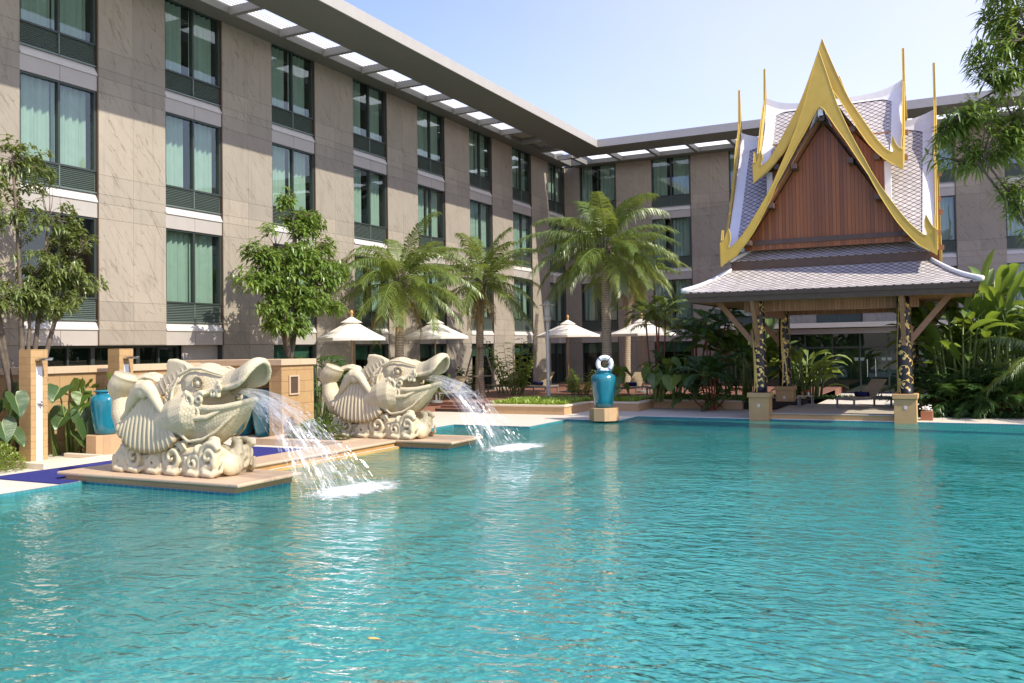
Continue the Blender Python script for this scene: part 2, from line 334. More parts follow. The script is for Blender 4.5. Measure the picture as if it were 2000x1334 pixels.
def carved(name, mode):
    a = NT(name); v = a.coord('Object'); n = a.noise(v, 2.2, 6, .6); n2 = a.noise(v, 18, 5, .6)
    col = a.mix(n, (.50, .43, .27, 1), (.69, .62, .42, 1)); col = a.mix(a.math('MULTIPLY', n2, .35), col, (.46, .36, .22, 1))
    h = a.math('MULTIPLY', n2, .18)
    c = a.n('TexCoord'); sep = a.n('SeparateXYZ'); a.l(c.outputs['Object'], sep.inputs[0])
    if mode == 'scales':
        # curved scale lines, strongest over the head and the belly, faint elsewhere
        u = a.math('DIVIDE', a.math('ADD', sep.outputs[0], a.math('MULTIPLY', sep.outputs[2], .25)), .062)
        z = a.math('DIVIDE', a.math('SUBTRACT', sep.outputs[2], a.math('MULTIPLY', sep.outputs[0], .35)), .062)
        row = a.math('FLOOR', z); fz = a.math('FRACT', z); odd = a.math('MULTIPLY', a.math('MODULO', row, 2.0), .5)
        fx = a.math('SUBTRACT', a.math('FRACT', a.math('ADD', u, odd)), .5)
        dd = a.math('SQRT', a.math('ADD', a.math('MULTIPLY', fx, fx), a.math('MULTIPLY', a.math('MULTIPLY', fz, fz), .42)))
        line = a.math('SUBTRACT', 1.0, a.math('DIVIDE', a.math('ABSOLUTE', a.math('SUBTRACT', dd, .47)), .10, clamp=True), clamp=True)
        at = a.n('Attribute'); at.attribute_name = 'scaly'
        line = a.math('MULTIPLY', line, at.outputs['Fac'])
        col = a.mix(a.math('MULTIPLY', line, .28), col, (.40, .29, .15, 1)); h = a.math('SUBTRACT', h, a.math('MULTIPLY', line, .55))
    ao = a.n('AmbientOcclusion') if False else None
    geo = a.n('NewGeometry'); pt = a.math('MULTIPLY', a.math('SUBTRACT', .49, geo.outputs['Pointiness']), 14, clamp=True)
    col = a.mix(a.math('MULTIPLY', pt, .75), col, (.30, .21, .10, 1))  # AO-like darkening of the creases put into the base colour
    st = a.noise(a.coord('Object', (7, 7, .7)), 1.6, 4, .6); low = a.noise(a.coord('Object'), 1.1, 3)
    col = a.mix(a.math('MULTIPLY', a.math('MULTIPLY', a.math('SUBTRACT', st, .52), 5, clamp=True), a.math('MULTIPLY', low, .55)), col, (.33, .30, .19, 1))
    a.l(col, a.b.inputs['Base Color']); a.b.inputs['Roughness'].default_value = .72
    a.l(a.bump(h, .8, .014), a.b.inputs['Normal']); return a.m
M['step_edge'] = simple('pale_step_edge', (.45, .62, .55), .6, 0, .2, 5)
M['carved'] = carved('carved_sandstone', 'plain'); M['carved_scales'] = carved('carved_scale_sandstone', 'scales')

def leafmat(name, cdark, clight, trans, tw=.35, rough=.4, gloss=.06, veins=False):
    a = NT(name); geo = a.n('NewGeometry'); rnd = geo.outputs['Random Per Island']
    n = a.noise(a.coord('Object'), 1.3, 3)
    f = a.math('ADD', a.math('MULTIPLY', rnd, .6), a.math('MULTIPLY', n, .4), clamp=True)
    col = a.mix(f, c4(cdark), c4(clight)); nb_ = None
    if veins:
        c = a.n('TexCoord'); sp = a.n('SeparateXYZ'); a.l(c.outputs['UV'], sp.inputs[0]); au = a.math('ABSOLUTE', sp.outputs[0])
        mid = a.math('SUBTRACT', 1.0, a.math('DIVIDE', au, .07), clamp=True)
        lat = a.math('SINE', a.math('MULTIPLY', a.math('SUBTRACT', sp.outputs[1], a.math('MULTIPLY', au, .10)), 150))
        edge = a.math('MULTIPLY', a.math('SUBTRACT', a.math('ADD', au, a.math('MULTIPLY', n, .4)), 1.08), 5, clamp=True)
        col = a.mix(a.math('MULTIPLY', a.math('ADD', lat, 1.0), .16), col, c4(mul(clight, 1.5))); col = a.mix(mid, col, (.35, .42, .14, 1)); col = a.mix(a.math('MULTIPLY', edge, .6), col, (.22, .16, .05, 1))
        nb_ = a.bump(lat, .35, .01)
    d = a.n('BsdfDiffuse'); a.l(col, d.inputs[0]); t = a.n('BsdfTranslucent'); a.l(a.mix(f, c4(mul(trans, .7)), c4(trans)), t.inputs[0])
    g = a.n('BsdfGlossy'); g.inputs['Roughness'].default_value = rough; g.inputs[0].default_value = (.8, .85, .75, 1)
    if nb_ is not None: a.l(nb_, g.inputs['Normal']); a.l(nb_, d.inputs['Normal'])
    m1 = a.n('MixShader'); m1.inputs[0].default_value = tw; a.l(d.outputs[0], m1.inputs[1]); a.l(t.outputs[0], m1.inputs[2])
    m2 = a.n('MixShader'); m2.inputs[0].default_value = gloss; a.l(m1.outputs[0], m2.inputs[1]); a.l(g.outputs[0], m2.inputs[2])
    a.l(m2.outputs[0], a.out.inputs[0]); return a.m
M['leaf_tree'] = leafmat('broad_leaf', (.06, .13, .02), (.21, .31, .055), (.44, .56, .09))
M['leaf_olive'] = leafmat('olive_leaf', (.07, .11, .025), (.22, .28, .08), (.40, .46, .10))
M['leaf_palm'] = leafmat('palm_leaflet', (.045, .09, .015), (.19, .25, .045), (.42, .48, .08), .35, .38, .07)
M['leaf_dark'] = leafmat('dark_leaf', (.018, .055, .012), (.06, .13, .03), (.14, .26, .04), .3)
M['leaf_banana'] = leafmat('banana_leaf', (.035, .085, .012), (.11, .19, .03), (.34, .46, .05), .40, .38, .07, True)
M['leaf_lime'] = leafmat('lime_leaf', (.10, .17, .02), (.26, .34, .05), (.5, .6, .08), .35)
M['leaf_lime_big'] = leafmat('lime_big_leaf', (.07, .13, .015), (.20, .28, .04), (.46, .56, .07), .40, .4, .06, True)
M['leaf_dark_big'] = leafmat('dark_big_leaf', (.018, .05, .012), (.06, .12, .03), (.16, .28, .04), .32, .35, .10, True)
M['grass'] = leafmat('ground_cover_leaf', (.17, .28, .03), (.38, .50, .07), (.55, .65, .1), .3)

M['leaf_dry'] = leafmat('dry_leaf', (.16, .10, .04), (.34, .24, .10), (.35, .25, .1), .2, .6, .03)
def jetmat(name='jet_water', amt=.5):
    a = NT(name); c = a.n('TexCoord'); mp = a.n('Mapping'); a.l(c.outputs['UV'], mp.inputs[0]); mp.inputs['Scale'].default_value = (4.0, 1.5, 1)
    n = a.noise(mp.outputs[0], 3.2, 4, .58, .5); mp2 = a.n('Mapping'); a.l(c.outputs['UV'], mp2.inputs[0]); mp2.inputs['Scale'].default_value = (2.2, 2.4, 1)
    n2 = a.noise(mp2.outputs[0], 2.6, 3, .5)
    sep = a.n('SeparateXYZ'); a.l(c.outputs['UV'], sep.inputs[0])
    # the sheet breaks up with distance travelled
    thr = a.math('ADD', .36, a.math('MULTIPLY', sep.outputs[1], .14))
    s = a.math('ADD', a.math('MULTIPLY', n, .62), a.math('MULTIPLY', n2, .38))
    cov = a.math('MULTIPLY', a.math('MULTIPLY', a.math('SUBTRACT', s, thr), 5, clamp=True), a.math('SUBTRACT', 1.1, a.math('MULTIPLY', sep.outputs[1], .5)))
    d = a.n('BsdfDiffuse'); d.inputs[0].default_value = (.82, .84, .84, 1)
    t = a.n('BsdfTranslucent'); t.inputs[0].default_value = (.8, .82, .8, 1); dt = a.n('MixShader'); dt.inputs[0].default_value = .5
    a.l(d.outputs[0], dt.inputs[1]); a.l(t.outputs[0], dt.inputs[2])
    g = a.n('BsdfGlossy'); g.inputs['Roughness'].default_value = .15; a.l(a.bump(n, .8, .03), g.inputs['Normal'])
    gg = a.n('MixShader'); gg.inputs[0].default_value = .35; a.l(dt.outputs[0], gg.inputs[1]); a.l(g.outputs[0], gg.inputs[2])
    tr = a.n('BsdfTransparent'); mx = a.n('MixShader'); a.l(a.math('MULTIPLY', cov, amt), mx.inputs[0]); a.l(tr.outputs[0], mx.inputs[1]); a.l(gg.outputs[0], mx.inputs[2])
    a.l(mx.outputs[0], a.out.inputs[0]); return a.m
M['jet'] = jetmat('jet_water', .44)
def dropmat():
    a = NT('water_droplets'); d = a.n('BsdfDiffuse'); d.inputs[0].default_value = (.85, .87, .86, 1); g = a.n('BsdfGlossy'); g.inputs['Roughness'].default_value = .1
    tr = a.n('BsdfTransparent'); m1 = a.n('MixShader'); m1.inputs[0].default_value = .4; a.l(d.outputs[0], m1.inputs[1]); a.l(g.outputs[0], m1.inputs[2])
    m2 = a.n('MixShader'); m2.inputs[0].default_value = .5; a.l(tr.outputs[0], m2.inputs[1]); a.l(m1.outputs[0], m2.inputs[2]); a.l(m2.outputs[0], a.out.inputs[0]); return a.m
M['drop'] = dropmat()
def foam():
    a = NT('foam'); c = a.n('TexCoord'); v = a.coord('Object'); n = a.noise(v, 9, 6, .75); n2 = a.noise(v, 2.2, 3)
    sep = a.n('SeparateXYZ'); a.l(c.outputs['UV'], sep.inputs[0])
    rad = sep.outputs[0]
    s = a.math('ADD', a.math('MULTIPLY', n, .75), a.math('MULTIPLY', n2, .45))
    cov = a.math('MULTIPLY', a.math('SUBTRACT', a.math('SUBTRACT', s, .12), a.math('MULTIPLY', rad, .62)), 4.0, clamp=True)
    d = a.n('BsdfDiffuse'); d.inputs[0].default_value = (.86, .9, .88, 1); tr = a.n('BsdfTransparent'); mx = a.n('MixShader')
    a.l(a.bump(n, .8, .04), d.inputs['Normal'])
    a.l(a.math('MULTIPLY', cov, .85), mx.inputs[0]); a.l(tr.outputs[0], mx.inputs[1]); a.l(d.outputs[0], mx.inputs[2]); a.l(mx.outputs[0], a.out.inputs[0]); return a.m
M['foam'] = foam()
def palmtrunk():
    a = NT('palm_trunk'); c = a.n('TexCoord'); sep = a.n('SeparateXYZ'); a.l(c.outputs['Object'], sep.inputs[0])
    n = a.noise(a.coord('Object', (1, 1, .6)), 7, 5); z = a.math('ADD', a.math('MULTIPLY', sep.outputs[2], 11.0), a.math('MULTIPLY', n, 1.2))
    fr = a.math('FRACT', z); ring = a.math('LESS_THAN', fr, .22)
    col = a.mix(n, (.24, .18, .11, 1), (.52, .43, .30, 1)); col = a.mix(a.math('MULTIPLY', ring, .7), col, (.10, .07, .045, 1))
    a.l(col, a.b.inputs['Base Color']); a.b.inputs['Roughness'].default_value = .9
    a.l(a.bump(a.math('SUBTRACT', n, a.math('MULTIPLY', ring, .6)), .9, .03), a.b.inputs['Normal']); return a.m
M['palm_trunk'] = palmtrunk()

# ---------------------------------------------------------------- mesh helpers
ORG = {}
class MB:
    def __init__(s): s.v = []; s.f = []; s.mi = []; s.uv = []; s.cur = 0
    def vert(s, p): s.v.append(tuple(p)); return len(s.v)-1
    def face(s, idx, uv=None): s.f.append(tuple(idx)); s.mi.append(s.cur); s.uv.append(uv)
    def quad(s, a, b, c, d, uv=None):
        i = len(s.v); s.v += [tuple(a), tuple(b), tuple(c), tuple(d)]; s.face((i, i+1, i+2, i+3), uv)
    def poly(s, pts, uv=None):
        i = len(s.v); s.v += [tuple(p) for p in pts]; s.face(tuple(range(i, i+len(pts))), uv)
    def box(s, x0, x1, y0, y1, z0, z1):
        i = len(s.v)
        s.v += [(x0, y0, z0), (x1, y0, z0), (x1, y1, z0), (x0, y1, z0), (x0, y0, z1), (x1, y0, z1), (x1, y1, z1), (x0, y1, z1)]
        for q in ((3, 2, 1, 0), (4, 5, 6, 7), (0, 1, 5, 4), (1, 2, 6, 5), (2, 3, 7, 6), (3, 0, 4, 7)): s.face([i+k for k in q])
    def bar(s, a, b, w, h, upv=(0, 0, 1)):
        a, b = Vector(a), Vector(b); d = (b-a).normalized(); u = Vector(upv)
        if abs(d.dot(u)) > .98: u = Vector((1, 0, 0))
        sd_ = d.cross(u).normalized(); u = sd_.cross(d).normalized(); i = len(s.v)
        for p in (a, b):
            for (k, l) in ((-1, -1), (1, -1), (1, 1), (-1, 1)): s.v.append(tuple(p + sd_*k*w/2 + u*l*h/2))
        for q in ((0, 1, 2, 3), (7, 6, 5, 4), (0, 4, 5, 1), (1, 5, 6, 2), (2, 6, 7, 3), (3, 7, 4, 0)): s.face([i+k for k in q])
    def tube(s, pts, rad, n=8, cap=True, squash=None):
        pts = [Vector(p) for p in pts]
        if not isinstance(rad, (list, tuple)): rad = [rad]*len(pts)
        rings = []; prev = None
        for k, p in enumerate(pts):
            t = (pts[min(k+1, len(pts)-1)] - pts[max(k-1, 0)]).normalized()
            if prev is None:
                ref = Vector((0, 0, 1)) if abs(t.z) < .9 else Vector((0, 1, 0)); a = t.cross(ref).normalized()
            else:
                a = (prev - t*prev.dot(t));
                a = a.normalized() if a.length > 1e-6 else t.cross(Vector((0, 1, 0))).normalized()
            prev = a; b = t.cross(a); r = rad[k]; ring = []
            ra, rb = (r if not isinstance(r, tuple) else r[0]), (r if not isinstance(r, tuple) else r[1])
            for j in range(n):
                an = 2*math.pi*j/n; ring.append(s.vert(p + a*math.cos(an)*ra + b*math.sin(an)*rb))
            rings.append(ring)
        for k in range(len(rings)-1):
            for j in range(n): s.face((rings[k][j], rings[k+1][j], rings[k+1][(j+1) % n], rings[k][(j+1) % n]))
        if cap: s.face(rings[0]); s.face(rings[-1][::-1])
    def lathe(s, prof, cx=0, cy=0, n=24, cap=True, z0=0):
        rings = [[s.vert((cx+r*math.cos(2*math.pi*j/n), cy+r*math.sin(2*math.pi*j/n), z0+z)) for j in range(n)] for r, z in prof]
        for k in range(len(rings)-1):
            for j in range(n): s.face((rings[k][j], rings[k][(j+1) % n], rings[k+1][(j+1) % n], rings[k+1][j]))
        if cap: s.face(rings[0][::-1]); s.face(rings[-1])
    def prism(s, pts2, fn, d0, d1):
        """closed outline pts2 placed by fn(u, v, depth)"""
        n = len(pts2); a = [s.vert(fn(u, v, d0)) for u, v in pts2]; b = [s.vert(fn(u, v, d1)) for u, v in pts2]
        s.face(a[::-1]); s.face(b)
        for k in range(n): s.face((a[k], a[(k+1) % n], b[(k+1) % n], b[k]))
    def ellipsoid(s, c, r, n=14, m=9, rot=None):
        c = Vector(c); rings = []
        for k in range(1, m):
            ph = math.pi*k/m; ring = []
            for j in range(n):
                t = 2*math.pi*j/n; p = Vector((r[0]*math.sin(ph)*math.cos(t), r[1]*math.sin(ph)*math.sin(t), r[2]*math.cos(ph)))
                if rot: p = rot @ p
                ring.append(s.vert(c+p))
            rings.append(ring)
        tp = Vector((0, 0, r[2])); bt = Vector((0, 0, -r[2]))
        if rot: tp = rot @ tp; bt = rot @ bt
        t_ = s.vert(c+tp); b_ = s.vert(c+bt)
        for j in range(n):
            s.face((t_, rings[0][j], rings[0][(j+1) % n])); s.face((b_, rings[-1][(j+1) % n], rings[-1][j]))
            for k in range(len(rings)-1): s.face((rings[k][j], rings[k+1][j], rings[k+1][(j+1) % n], rings[k][(j+1) % n]))
    def xf(s, mat, start=0):
        for k in range(start, len(s.v)): s.v[k] = tuple(mat @ Vector(s.v[k]))
    def build(s, name, mats, parent=None, smooth=False, bevel=0, solid=0, kind=None, world=True, auto=None):
        """coordinates are world ones (shifted to the parent's origin) unless world is False"""
        me = bpy.data.meshes.new(name); o = bpy.data.objects.new(name, me)
        off = ORG.get(parent.name, Vector((0, 0, 0))) if (parent is not None and world) else Vector((0, 0, 0))
        if world and parent is not None: ORG[o.name] = off
        me.from_pydata([(p[0]-off.x, p[1]-off.y, p[2]-off.z) for p in s.v], [], s.f)
        mats = mats if isinstance(mats, (list, tuple)) else [mats]
        for m in mats: me.materials.append(M[m] if isinstance(m, str) else m)
        if len(mats) > 1: me.polygons.foreach_set('material_index', s.mi)
        if any(u is not None for u in s.uv):
            ul = me.uv_layers.new(name='UVMap'); k = 0; data = ul.data
            for fi, fce in enumerate(s.f):
                u = s.uv[fi]
                for j in range(len(fce)):
                    if u is not None: data[k].uv = u[j]
                    k += 1
        if smooth: me.polygons.foreach_set('use_smooth', [True]*len(me.polygons))
        me.update(); C.objects.link(o); ORG[o.name] = off
        if parent is not None: o.parent = parent
        if bevel:
            b = o.modifiers.new('bevel', 'BEVEL'); b.width = bevel; b.segments = 2; b.limit_method = 'ANGLE'; b.angle_limit = R(40)
        if solid:
            q = o.modifiers.new('solid', 'SOLIDIFY'); q.thickness = solid; q.offset = -1
        if kind: o['kind'] = kind
        return o
def tag(o, label, cat, group=None):
    o['label'] = label; o['category'] = cat
    if group: o['group'] = group
    return o
def empty(name, loc, label, cat, group=None, rz=0):
    o = bpy.data.objects.new(name, None); C.objects.link(o); o.location = loc; o.rotation_euler = (0, 0, rz)
    o.empty_display_size = .2; ORG[o.name] = Vector(loc); return tag(o, label, cat, group)
KIDS = {}
def copy_tree(o, parent=None):
    c = o.copy(); C.objects.link(c)
    if parent is not None: c.parent = parent
    for ch in list(o.children): copy_tree(ch, c)
    return c
def dup(o, loc, rz, label, group=None):
    c = copy_tree(o); c.location = loc; c.rotation_euler = (0, 0, rz); c['label'] = label
    if group: c['group'] = group
    return c
def rnd(a, b): return random.uniform(a, b)

# ================================================================ GROUND, DECK, POOL
WZ = -0.05
POOL = [(-11.35, 3.6, 2.4, 26.4), (-9.6, 3.6, 26.4, 28.2), (-14.35, -11.35, 2.4, 11.3), (-12.05, -11.35, 11.3, 20.0), (-13.9, -11.35, 19.5, 23.6)]
def in_pool(x, y): return any(a < x < b and c < y < d for a, b, c, d in POOL)
XS = sorted({-22, -14.35, -13.9, -12.8, -12.05, -11.35, -10.9, -10.1, -9.6, -8.65, 3.6, 16})
YS = sorted({-12, 2.4, 11.3, 12.4, 18.0, 19.5, 20.0, 23.6, 26.4, 28.2, 50})
def floor_z(x, y):
    if x < -12.8 and y < 11.4: return -0.16
    if x < -11.35 and y < 11.4: return -0.62
    if x < -11.35 and y > 19: return -0.34
    if x < -11.35: return -0.22
    if 11.3 < y < 18.0 and x < -10.9: return -0.34
    if 11.3 < y < 18.0 and x < -10.1: return -0.5
    if x < -8.65: return -0.95
    return -1.15
deck = MB(); wat = MB(); pf = MB()
for i in range(len(XS)-1):
    for j in range(len(YS)-1):
        x0, x1, y0, y1 = XS[i], XS[i+1], YS[j], YS[j+1]; cx, cy = (x0+x1)/2, (y0+y1)/2
        if in_pool(cx, cy):
            wat.quad((x0, y0, WZ), (x1, y0, WZ), (x1, y1, WZ), (x0, y1, WZ))
            z = floor_z(cx, cy)
            amber = (11.3 < cy < 18.0 and cx < -10.1)
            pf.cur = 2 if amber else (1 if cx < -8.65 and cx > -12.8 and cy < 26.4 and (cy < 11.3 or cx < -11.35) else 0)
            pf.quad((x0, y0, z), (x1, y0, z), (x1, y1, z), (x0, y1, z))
            for (dx, dy, a, b) in ((1, 0, (x1, y0), (x1, y1)), (-1, 0, (x0, y1), (x0, y0)), (0, 1, (x1, y1), (x0, y1)), (0, -1, (x0, y0), (x1, y0))):
                nx, ny = cx, cy
                if dx: nx = (XS[i+1]+XS[i+2])/2 if dx > 0 and i+2 < len(XS) else (XS[i-1]+x0)/2
                if dy: ny = (YS[j+1]+YS[j+2])/2 if dy > 0 and j+2 < len(YS) else (YS[j-1]+y0)/2
                if in_pool(nx, ny):
                    z2 = floor_z(nx, ny)
                    if z2 <= z: continue
                    pf.cur = 2 if (11.3 < ny < 18.0 and nx < -10.1) else (1 if nx < -8.65 else 0)
                    pf.quad((a[0], a[1], z), (b[0], b[1], z), (b[0], b[1], z2), (a[0], a[1], z2))
                else:
                    pf.cur = 1 if not amber else 2
                    pf.quad((a[0], a[1], z), (b[0], b[1], z), (b[0], b[1], -.004), (a[0], a[1], -.004))
        else:
            deck.quad((x0, y0, 0), (x1, y0, 0), (x1, y1, 0), (x0, y1, 0))
            # coping lip towards the pool
def coping_edges():
    e = MB()
    return e
deck.build('pool_deck', 'deck_paving', kind='structure')
wat.build('pool_water', 'water', kind='structure')
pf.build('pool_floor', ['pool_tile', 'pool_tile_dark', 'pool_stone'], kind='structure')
g = MB()
for a, b, c, d in ((-260, -22, -200, 300), (16, 260, -200, 300), (-22, 16, 50, 300), (-22, 16, -200, -12)): g.quad((a, c, -.02), (b, c, -.02), (b, d, -.02), (a, d, -.02))
g.build('ground', 'ground', kind='structure')
# submerged overflow walls that run parallel to the pool side
wr = MB(); wr.box(-11.5, -11.33, 20.0, 26.39, -.9, -.075); tag(wr.build('overflow_wall', 'pool_band'), 'narrow tiled overflow wall just under the water beyond the rear fish statue', 'pool wall')
wr = MB(); wr.box(-12.95, -12.80, 2.41, 11.0, -.6, -.058); tag(wr.build('overflow_wall', 'step_edge'), 'narrow tiled overflow wall just under the water in the left foreground', 'pool wall')
st_ = MB()
for x_, z_ in ((-11.36, -.62), (-10.5, -.74), (-9.6, -.86)): st_.box(x_-.85 if x_ > -11 else x_-.08, x_, 2.41, 11.0, -1.1, z_)
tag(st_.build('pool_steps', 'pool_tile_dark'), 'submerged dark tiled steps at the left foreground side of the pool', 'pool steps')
st_ = MB()
for x_, z_ in ((-11.36, -.62), (-10.5, -.74), (-9.6, -.86)): st_.box(x_-.07, x_+.005, 2.42, 10.99, z_+.002, z_+.012)
st_.build('step_nosing', 'step_edge', bpy.data.objects['pool_steps'])

# platforms that carry the two fish fountains
def platform(y0, y1, x0, label):
    t = empty('fountain_platform', (-12.6, (y0+y1)/2, 0), label, 'platform')
    m = MB(); m.box(x0+.12, -10.72, y0+.1, y1-.1, -.02, .085); m.build('plinth', 'ochre_slab', t)
    m = MB(); m.box(x0+.14, -10.74, y0+.12, y1-.12, -1.1, -.021); m.build('tile_band', 'pool_band', t)
    m = MB(); m.box(x0, -10.57, y0, y1, .086, .15); m.build('coping_slab', 'coping', t, bevel=.022)
    return t
platform(11.03, 12.62, -15.0, 'sandstone platform with teal tile edge under the front fish fountain')
platform(17.85, 19.35, -14.9, 'sandstone platform with teal tile edge under the rear fish fountain')
t = empty('stone_walkway', (-12.5, 15, 0), 'pink sandstone walkway joining the two fountain platforms', 'walkway')
m = MB(); m.box(-13.0, -12.1, 12.64, 17.83, .09, .148); m.build('coping_slab', 'coping', t, bevel=.02)
m = MB(); m.box(-12.95, -12.15, 12.64, 17.83, -.3, .089); m.build('wall_face', 'walk_stone', t)
m = MB(); m.prism([(-16.4, 10.62), (-14.37, 10.62), (-14.37, 11.01), (-15.02, 11.01), (-15.02, 12.65), (-13.3, 12.65), (-13.3, 16.55), (-16.4, 16.55)], lambda u, v, d: (u, v, d), .004, .018); tag(m.build('blue_mat', 'mat_blue'), 'dark blue mat laid on the paving between the showers and the fountains', 'mat')
# hedge trough behind the walkway
t = empty('stone_planter', (-14.6, 18.3, 0), 'low sandstone planter with a clipped hedge between the two fish fountains', 'planter')
m = MB(); m.box(-15.7, -13.02, 17.0, 17.25, 0, .16); m.box(-15.7, -15.45, 17.25, 21.0, 0, .16); m.box(-13.25, -13.02, 17.25, 17.8, 0, .16); m.build('rim', 'coping', t, bevel=.01)
m = MB(); m.box(-15.44, -13.26, 17.26, 19.5, 0, .1); m.build('soil', 'soil', t)

# ================================================================ HOTEL WINGS
XW, YW = -20.08, 46.95
STORY = 3.325; TOPS = [5.85, 9.175, 12.5]; LEDGE = 2.54
BAYS_L = [13.81 - 4.4*1] + [13.81 + 4.4*k for k in range(8)]
BAYS_R = [-19.2 + 4.22*k for k in range(8)]
WW = 2.15
def window(parent, loc, rz, open_l, open_r, blind=0.0):
    """window group: frame > pane, curtain; louvre panel, sill and spandrel; local x along the wall, -y faces out"""
    T = Matrix.Translation(loc) @ Matrix.Rotation(rz, 4, 'Z'); off = Vector(ORG[parent.name])
    def put(mb, name, mat, par, smooth=False):
        mb.xf(T); return mb.build(name, mat, par, smooth=smooth)
    W = WW; m = MB(); z0, z1 = .79, 2.92
    m.box(0, .05, .03, .17, z0, z1); m.box(W-.07, W, .03, .17, z0, z1); m.box(.05, W-.07, .03, .17, z1-.05, z1); m.box(.05, W-.07, .03, .17, z0, z0+.05); m.box(W*.5-.03, W*.5+.03, .035, .165, z0+.05, z1-.05)
    m.cur = 1; m.box(W, W+.035, -.02, .17, -.4, z1)
    fr = put(m, 'window', ['frame_dark', 'frame_brown'], parent)
    for a, b in ((.05, W*.5-.03), (W*.5+.03, W-.07)):
        m = MB(); m.quad((a, .1, z0+.05), (b, .1, z0+.05), (b, .1, z1-.05), (a, .1, z1-.05)); put(m, 'pane', 'glass', fr)
    def cur(a, b):
        m = MB(); n = max(6, int((b-a)*34)); ph = rnd(0, 6)
        prev = None
        for i in range(n+1):
            x = a+(b-a)*i/n; y = .34+.045*math.sin(x*31+ph)+.02*math.sin(x*77+ph*2); c_ = (m.vert((x, y, z0)), m.vert((x, y, z1)))
            if prev: m.face((prev[0], c_[0], c_[1], prev[1]))
            prev = c_
        put(m, 'curtain', 'curtain', fr, smooth=True)
    if open_l > .05: cur(.04, .04+(W*.5-.06)*open_l)
    if open_r > .05: cur(W-.08-(W*.5-.06)*open_r, W-.08)
    # dark room behind
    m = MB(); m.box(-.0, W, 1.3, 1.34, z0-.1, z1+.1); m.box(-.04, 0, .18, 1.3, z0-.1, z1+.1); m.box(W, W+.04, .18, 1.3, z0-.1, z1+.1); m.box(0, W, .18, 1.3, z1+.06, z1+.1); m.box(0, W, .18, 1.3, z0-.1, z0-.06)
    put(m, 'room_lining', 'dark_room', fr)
    m = MB(); m.box(0, W, .09, .13, .24, .79); k = .27
    while k < .77:
        m.poly([(0.02, .04, k), (W-.02, .04, k), (W-.02, .088, k+.03), (.02, .088, k+.03)]); m.poly([(0.02, .04, k), (.02, .088, k-.002), (W-.02, .088, k-.002), (W-.02, .04, k)]); k += .048
    m.box(W*.5-.012, W*.5+.012, .02, .088, .24, .79); m.box(0, W, .02, .09, .235, .262); put(m, 'louvre_panel', 'louvre', parent)
    m = MB(); m.poly([(0, -.03, .02), (W, -.03, .02), (W, .085, .235), (0, .085, .235)]); m.poly([(0, -.03, 0), (W, -.03, 0), (W, -.03, .02), (0, -.03, .02)]); m.box(0, W, -.028, .1, -.006, .01); put(m, 'sill', 'sill', parent)
    return fr
def spandrel(parent, loc, rz, z0, z1):
    T = Matrix.Translation(loc) @ Matrix.Rotation(rz, 4, 'Z'); W = WW; m = MB()
    m.box(0, W*.5-.006, .0, .1, z0, z1); m.box(W*.5+.006, W, .0, .1, z0, z1); m.box(W*.5-.006, W*.5+.006, .02, .1, z0, z1); m.xf(T); m.build('spandrel_panel', 'spandrel', parent)
def lowwindow(parent, loc, rz, h=2.24, w_=WW, blind=.5, mat='glass_low'):
    T = Matrix.Translation(loc) @ Matrix.Rotation(rz, 4, 'Z'); W = w_; m = MB()
    m.box(0, .06, .02, .16, 0, h); m.box(W-.06, W, .02, .16, 0, h); m.box(.06, W-.06, .02, .16, h-.08, h); m.box(.06, W-.06, .02, .16, 0, .06); m.box(W*.5-.03, W*.5+.03, .03, .15, .06, h-.08)
    m.xf(T); fr = m.build('window', 'frame_dark', parent)
    m = MB(); m.quad((.06, .1, .06), (W-.06, .1, .06), (W-.06, .1, h-.08), (.06, .1, h-.08)); m.xf(T); m.build('pane', mat, fr)
    if blind:
        m = MB(); m.box(.08, W-.08, .2, .22, h-.08-blind, h-.08); m.xf(T); m.build('blind', 'blind', fr)
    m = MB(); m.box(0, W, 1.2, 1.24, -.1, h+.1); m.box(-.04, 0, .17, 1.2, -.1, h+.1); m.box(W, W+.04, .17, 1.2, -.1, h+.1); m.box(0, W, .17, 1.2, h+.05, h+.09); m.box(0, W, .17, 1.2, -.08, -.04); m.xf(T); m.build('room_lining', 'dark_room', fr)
    return fr

# ---- left wing (faces +X)
LW = empty('hotel_wing', (XW, 28, 0), 'long stone clad hotel wing with four storeys of curtained windows on the left', 'building')
m = MB(); DEEP = 9.0
# piers between the bays, with real joints
JZ = []
for T in TOPS: JZ += [T-2.17, T-2.68, T-2.92, T-3.325]
JZ = sorted(set(round(z, 3) for z in JZ)) + [12.5]
def pier_blocks(mb, a, b, zs, place):
    g_ = .006; mid = (a+b)/2
    for k in range(len(zs)-1):
        for (p, q) in ((a, mid-g_/2), (mid+g_/2, b)): place(mb, p, q, zs[k]+g_/2, zs[k+1]-g_/2)
def place_l(mb, p, q, z0, z1): mb.box(XW-.06, XW, p, q, z0, z1)
def place_r(mb, p, q, z0, z1): mb.box(p, q, YW, YW+.06, z0, z1)
def stone_spans(bays, end0, end1):
    sp = []; prev = end0
    for b in bays: sp.append((prev, b)); prev = b+WW+.035
    sp.append((prev, end1)); return sp
SPL = stone_spans(BAYS_L, 6.0, YW)
for k, (a, b) in enumerate(SPL):
    low = [LEDGE] if k in (2,) else [0.0, 1.25, LEDGE]
    if k == 2:                      # pier between first two bays stops above the strip window
        m = MB(); pier_blocks(m, a, b, sorted(set([LEDGE]+JZ)) , place_l)
    else:
        m = MB(); pier_blocks(m, a, b, sorted(set([0.0, 1.25, LEDGE]+JZ)), place_l)
    m.build('stone_pier', 'stone', LW)
m = MB()
for a, b in SPL: m.box(XW-.4, XW-.062, a+.002, b-.002, 0 if (a, b) != SPL[2] else LEDGE, 13.0)
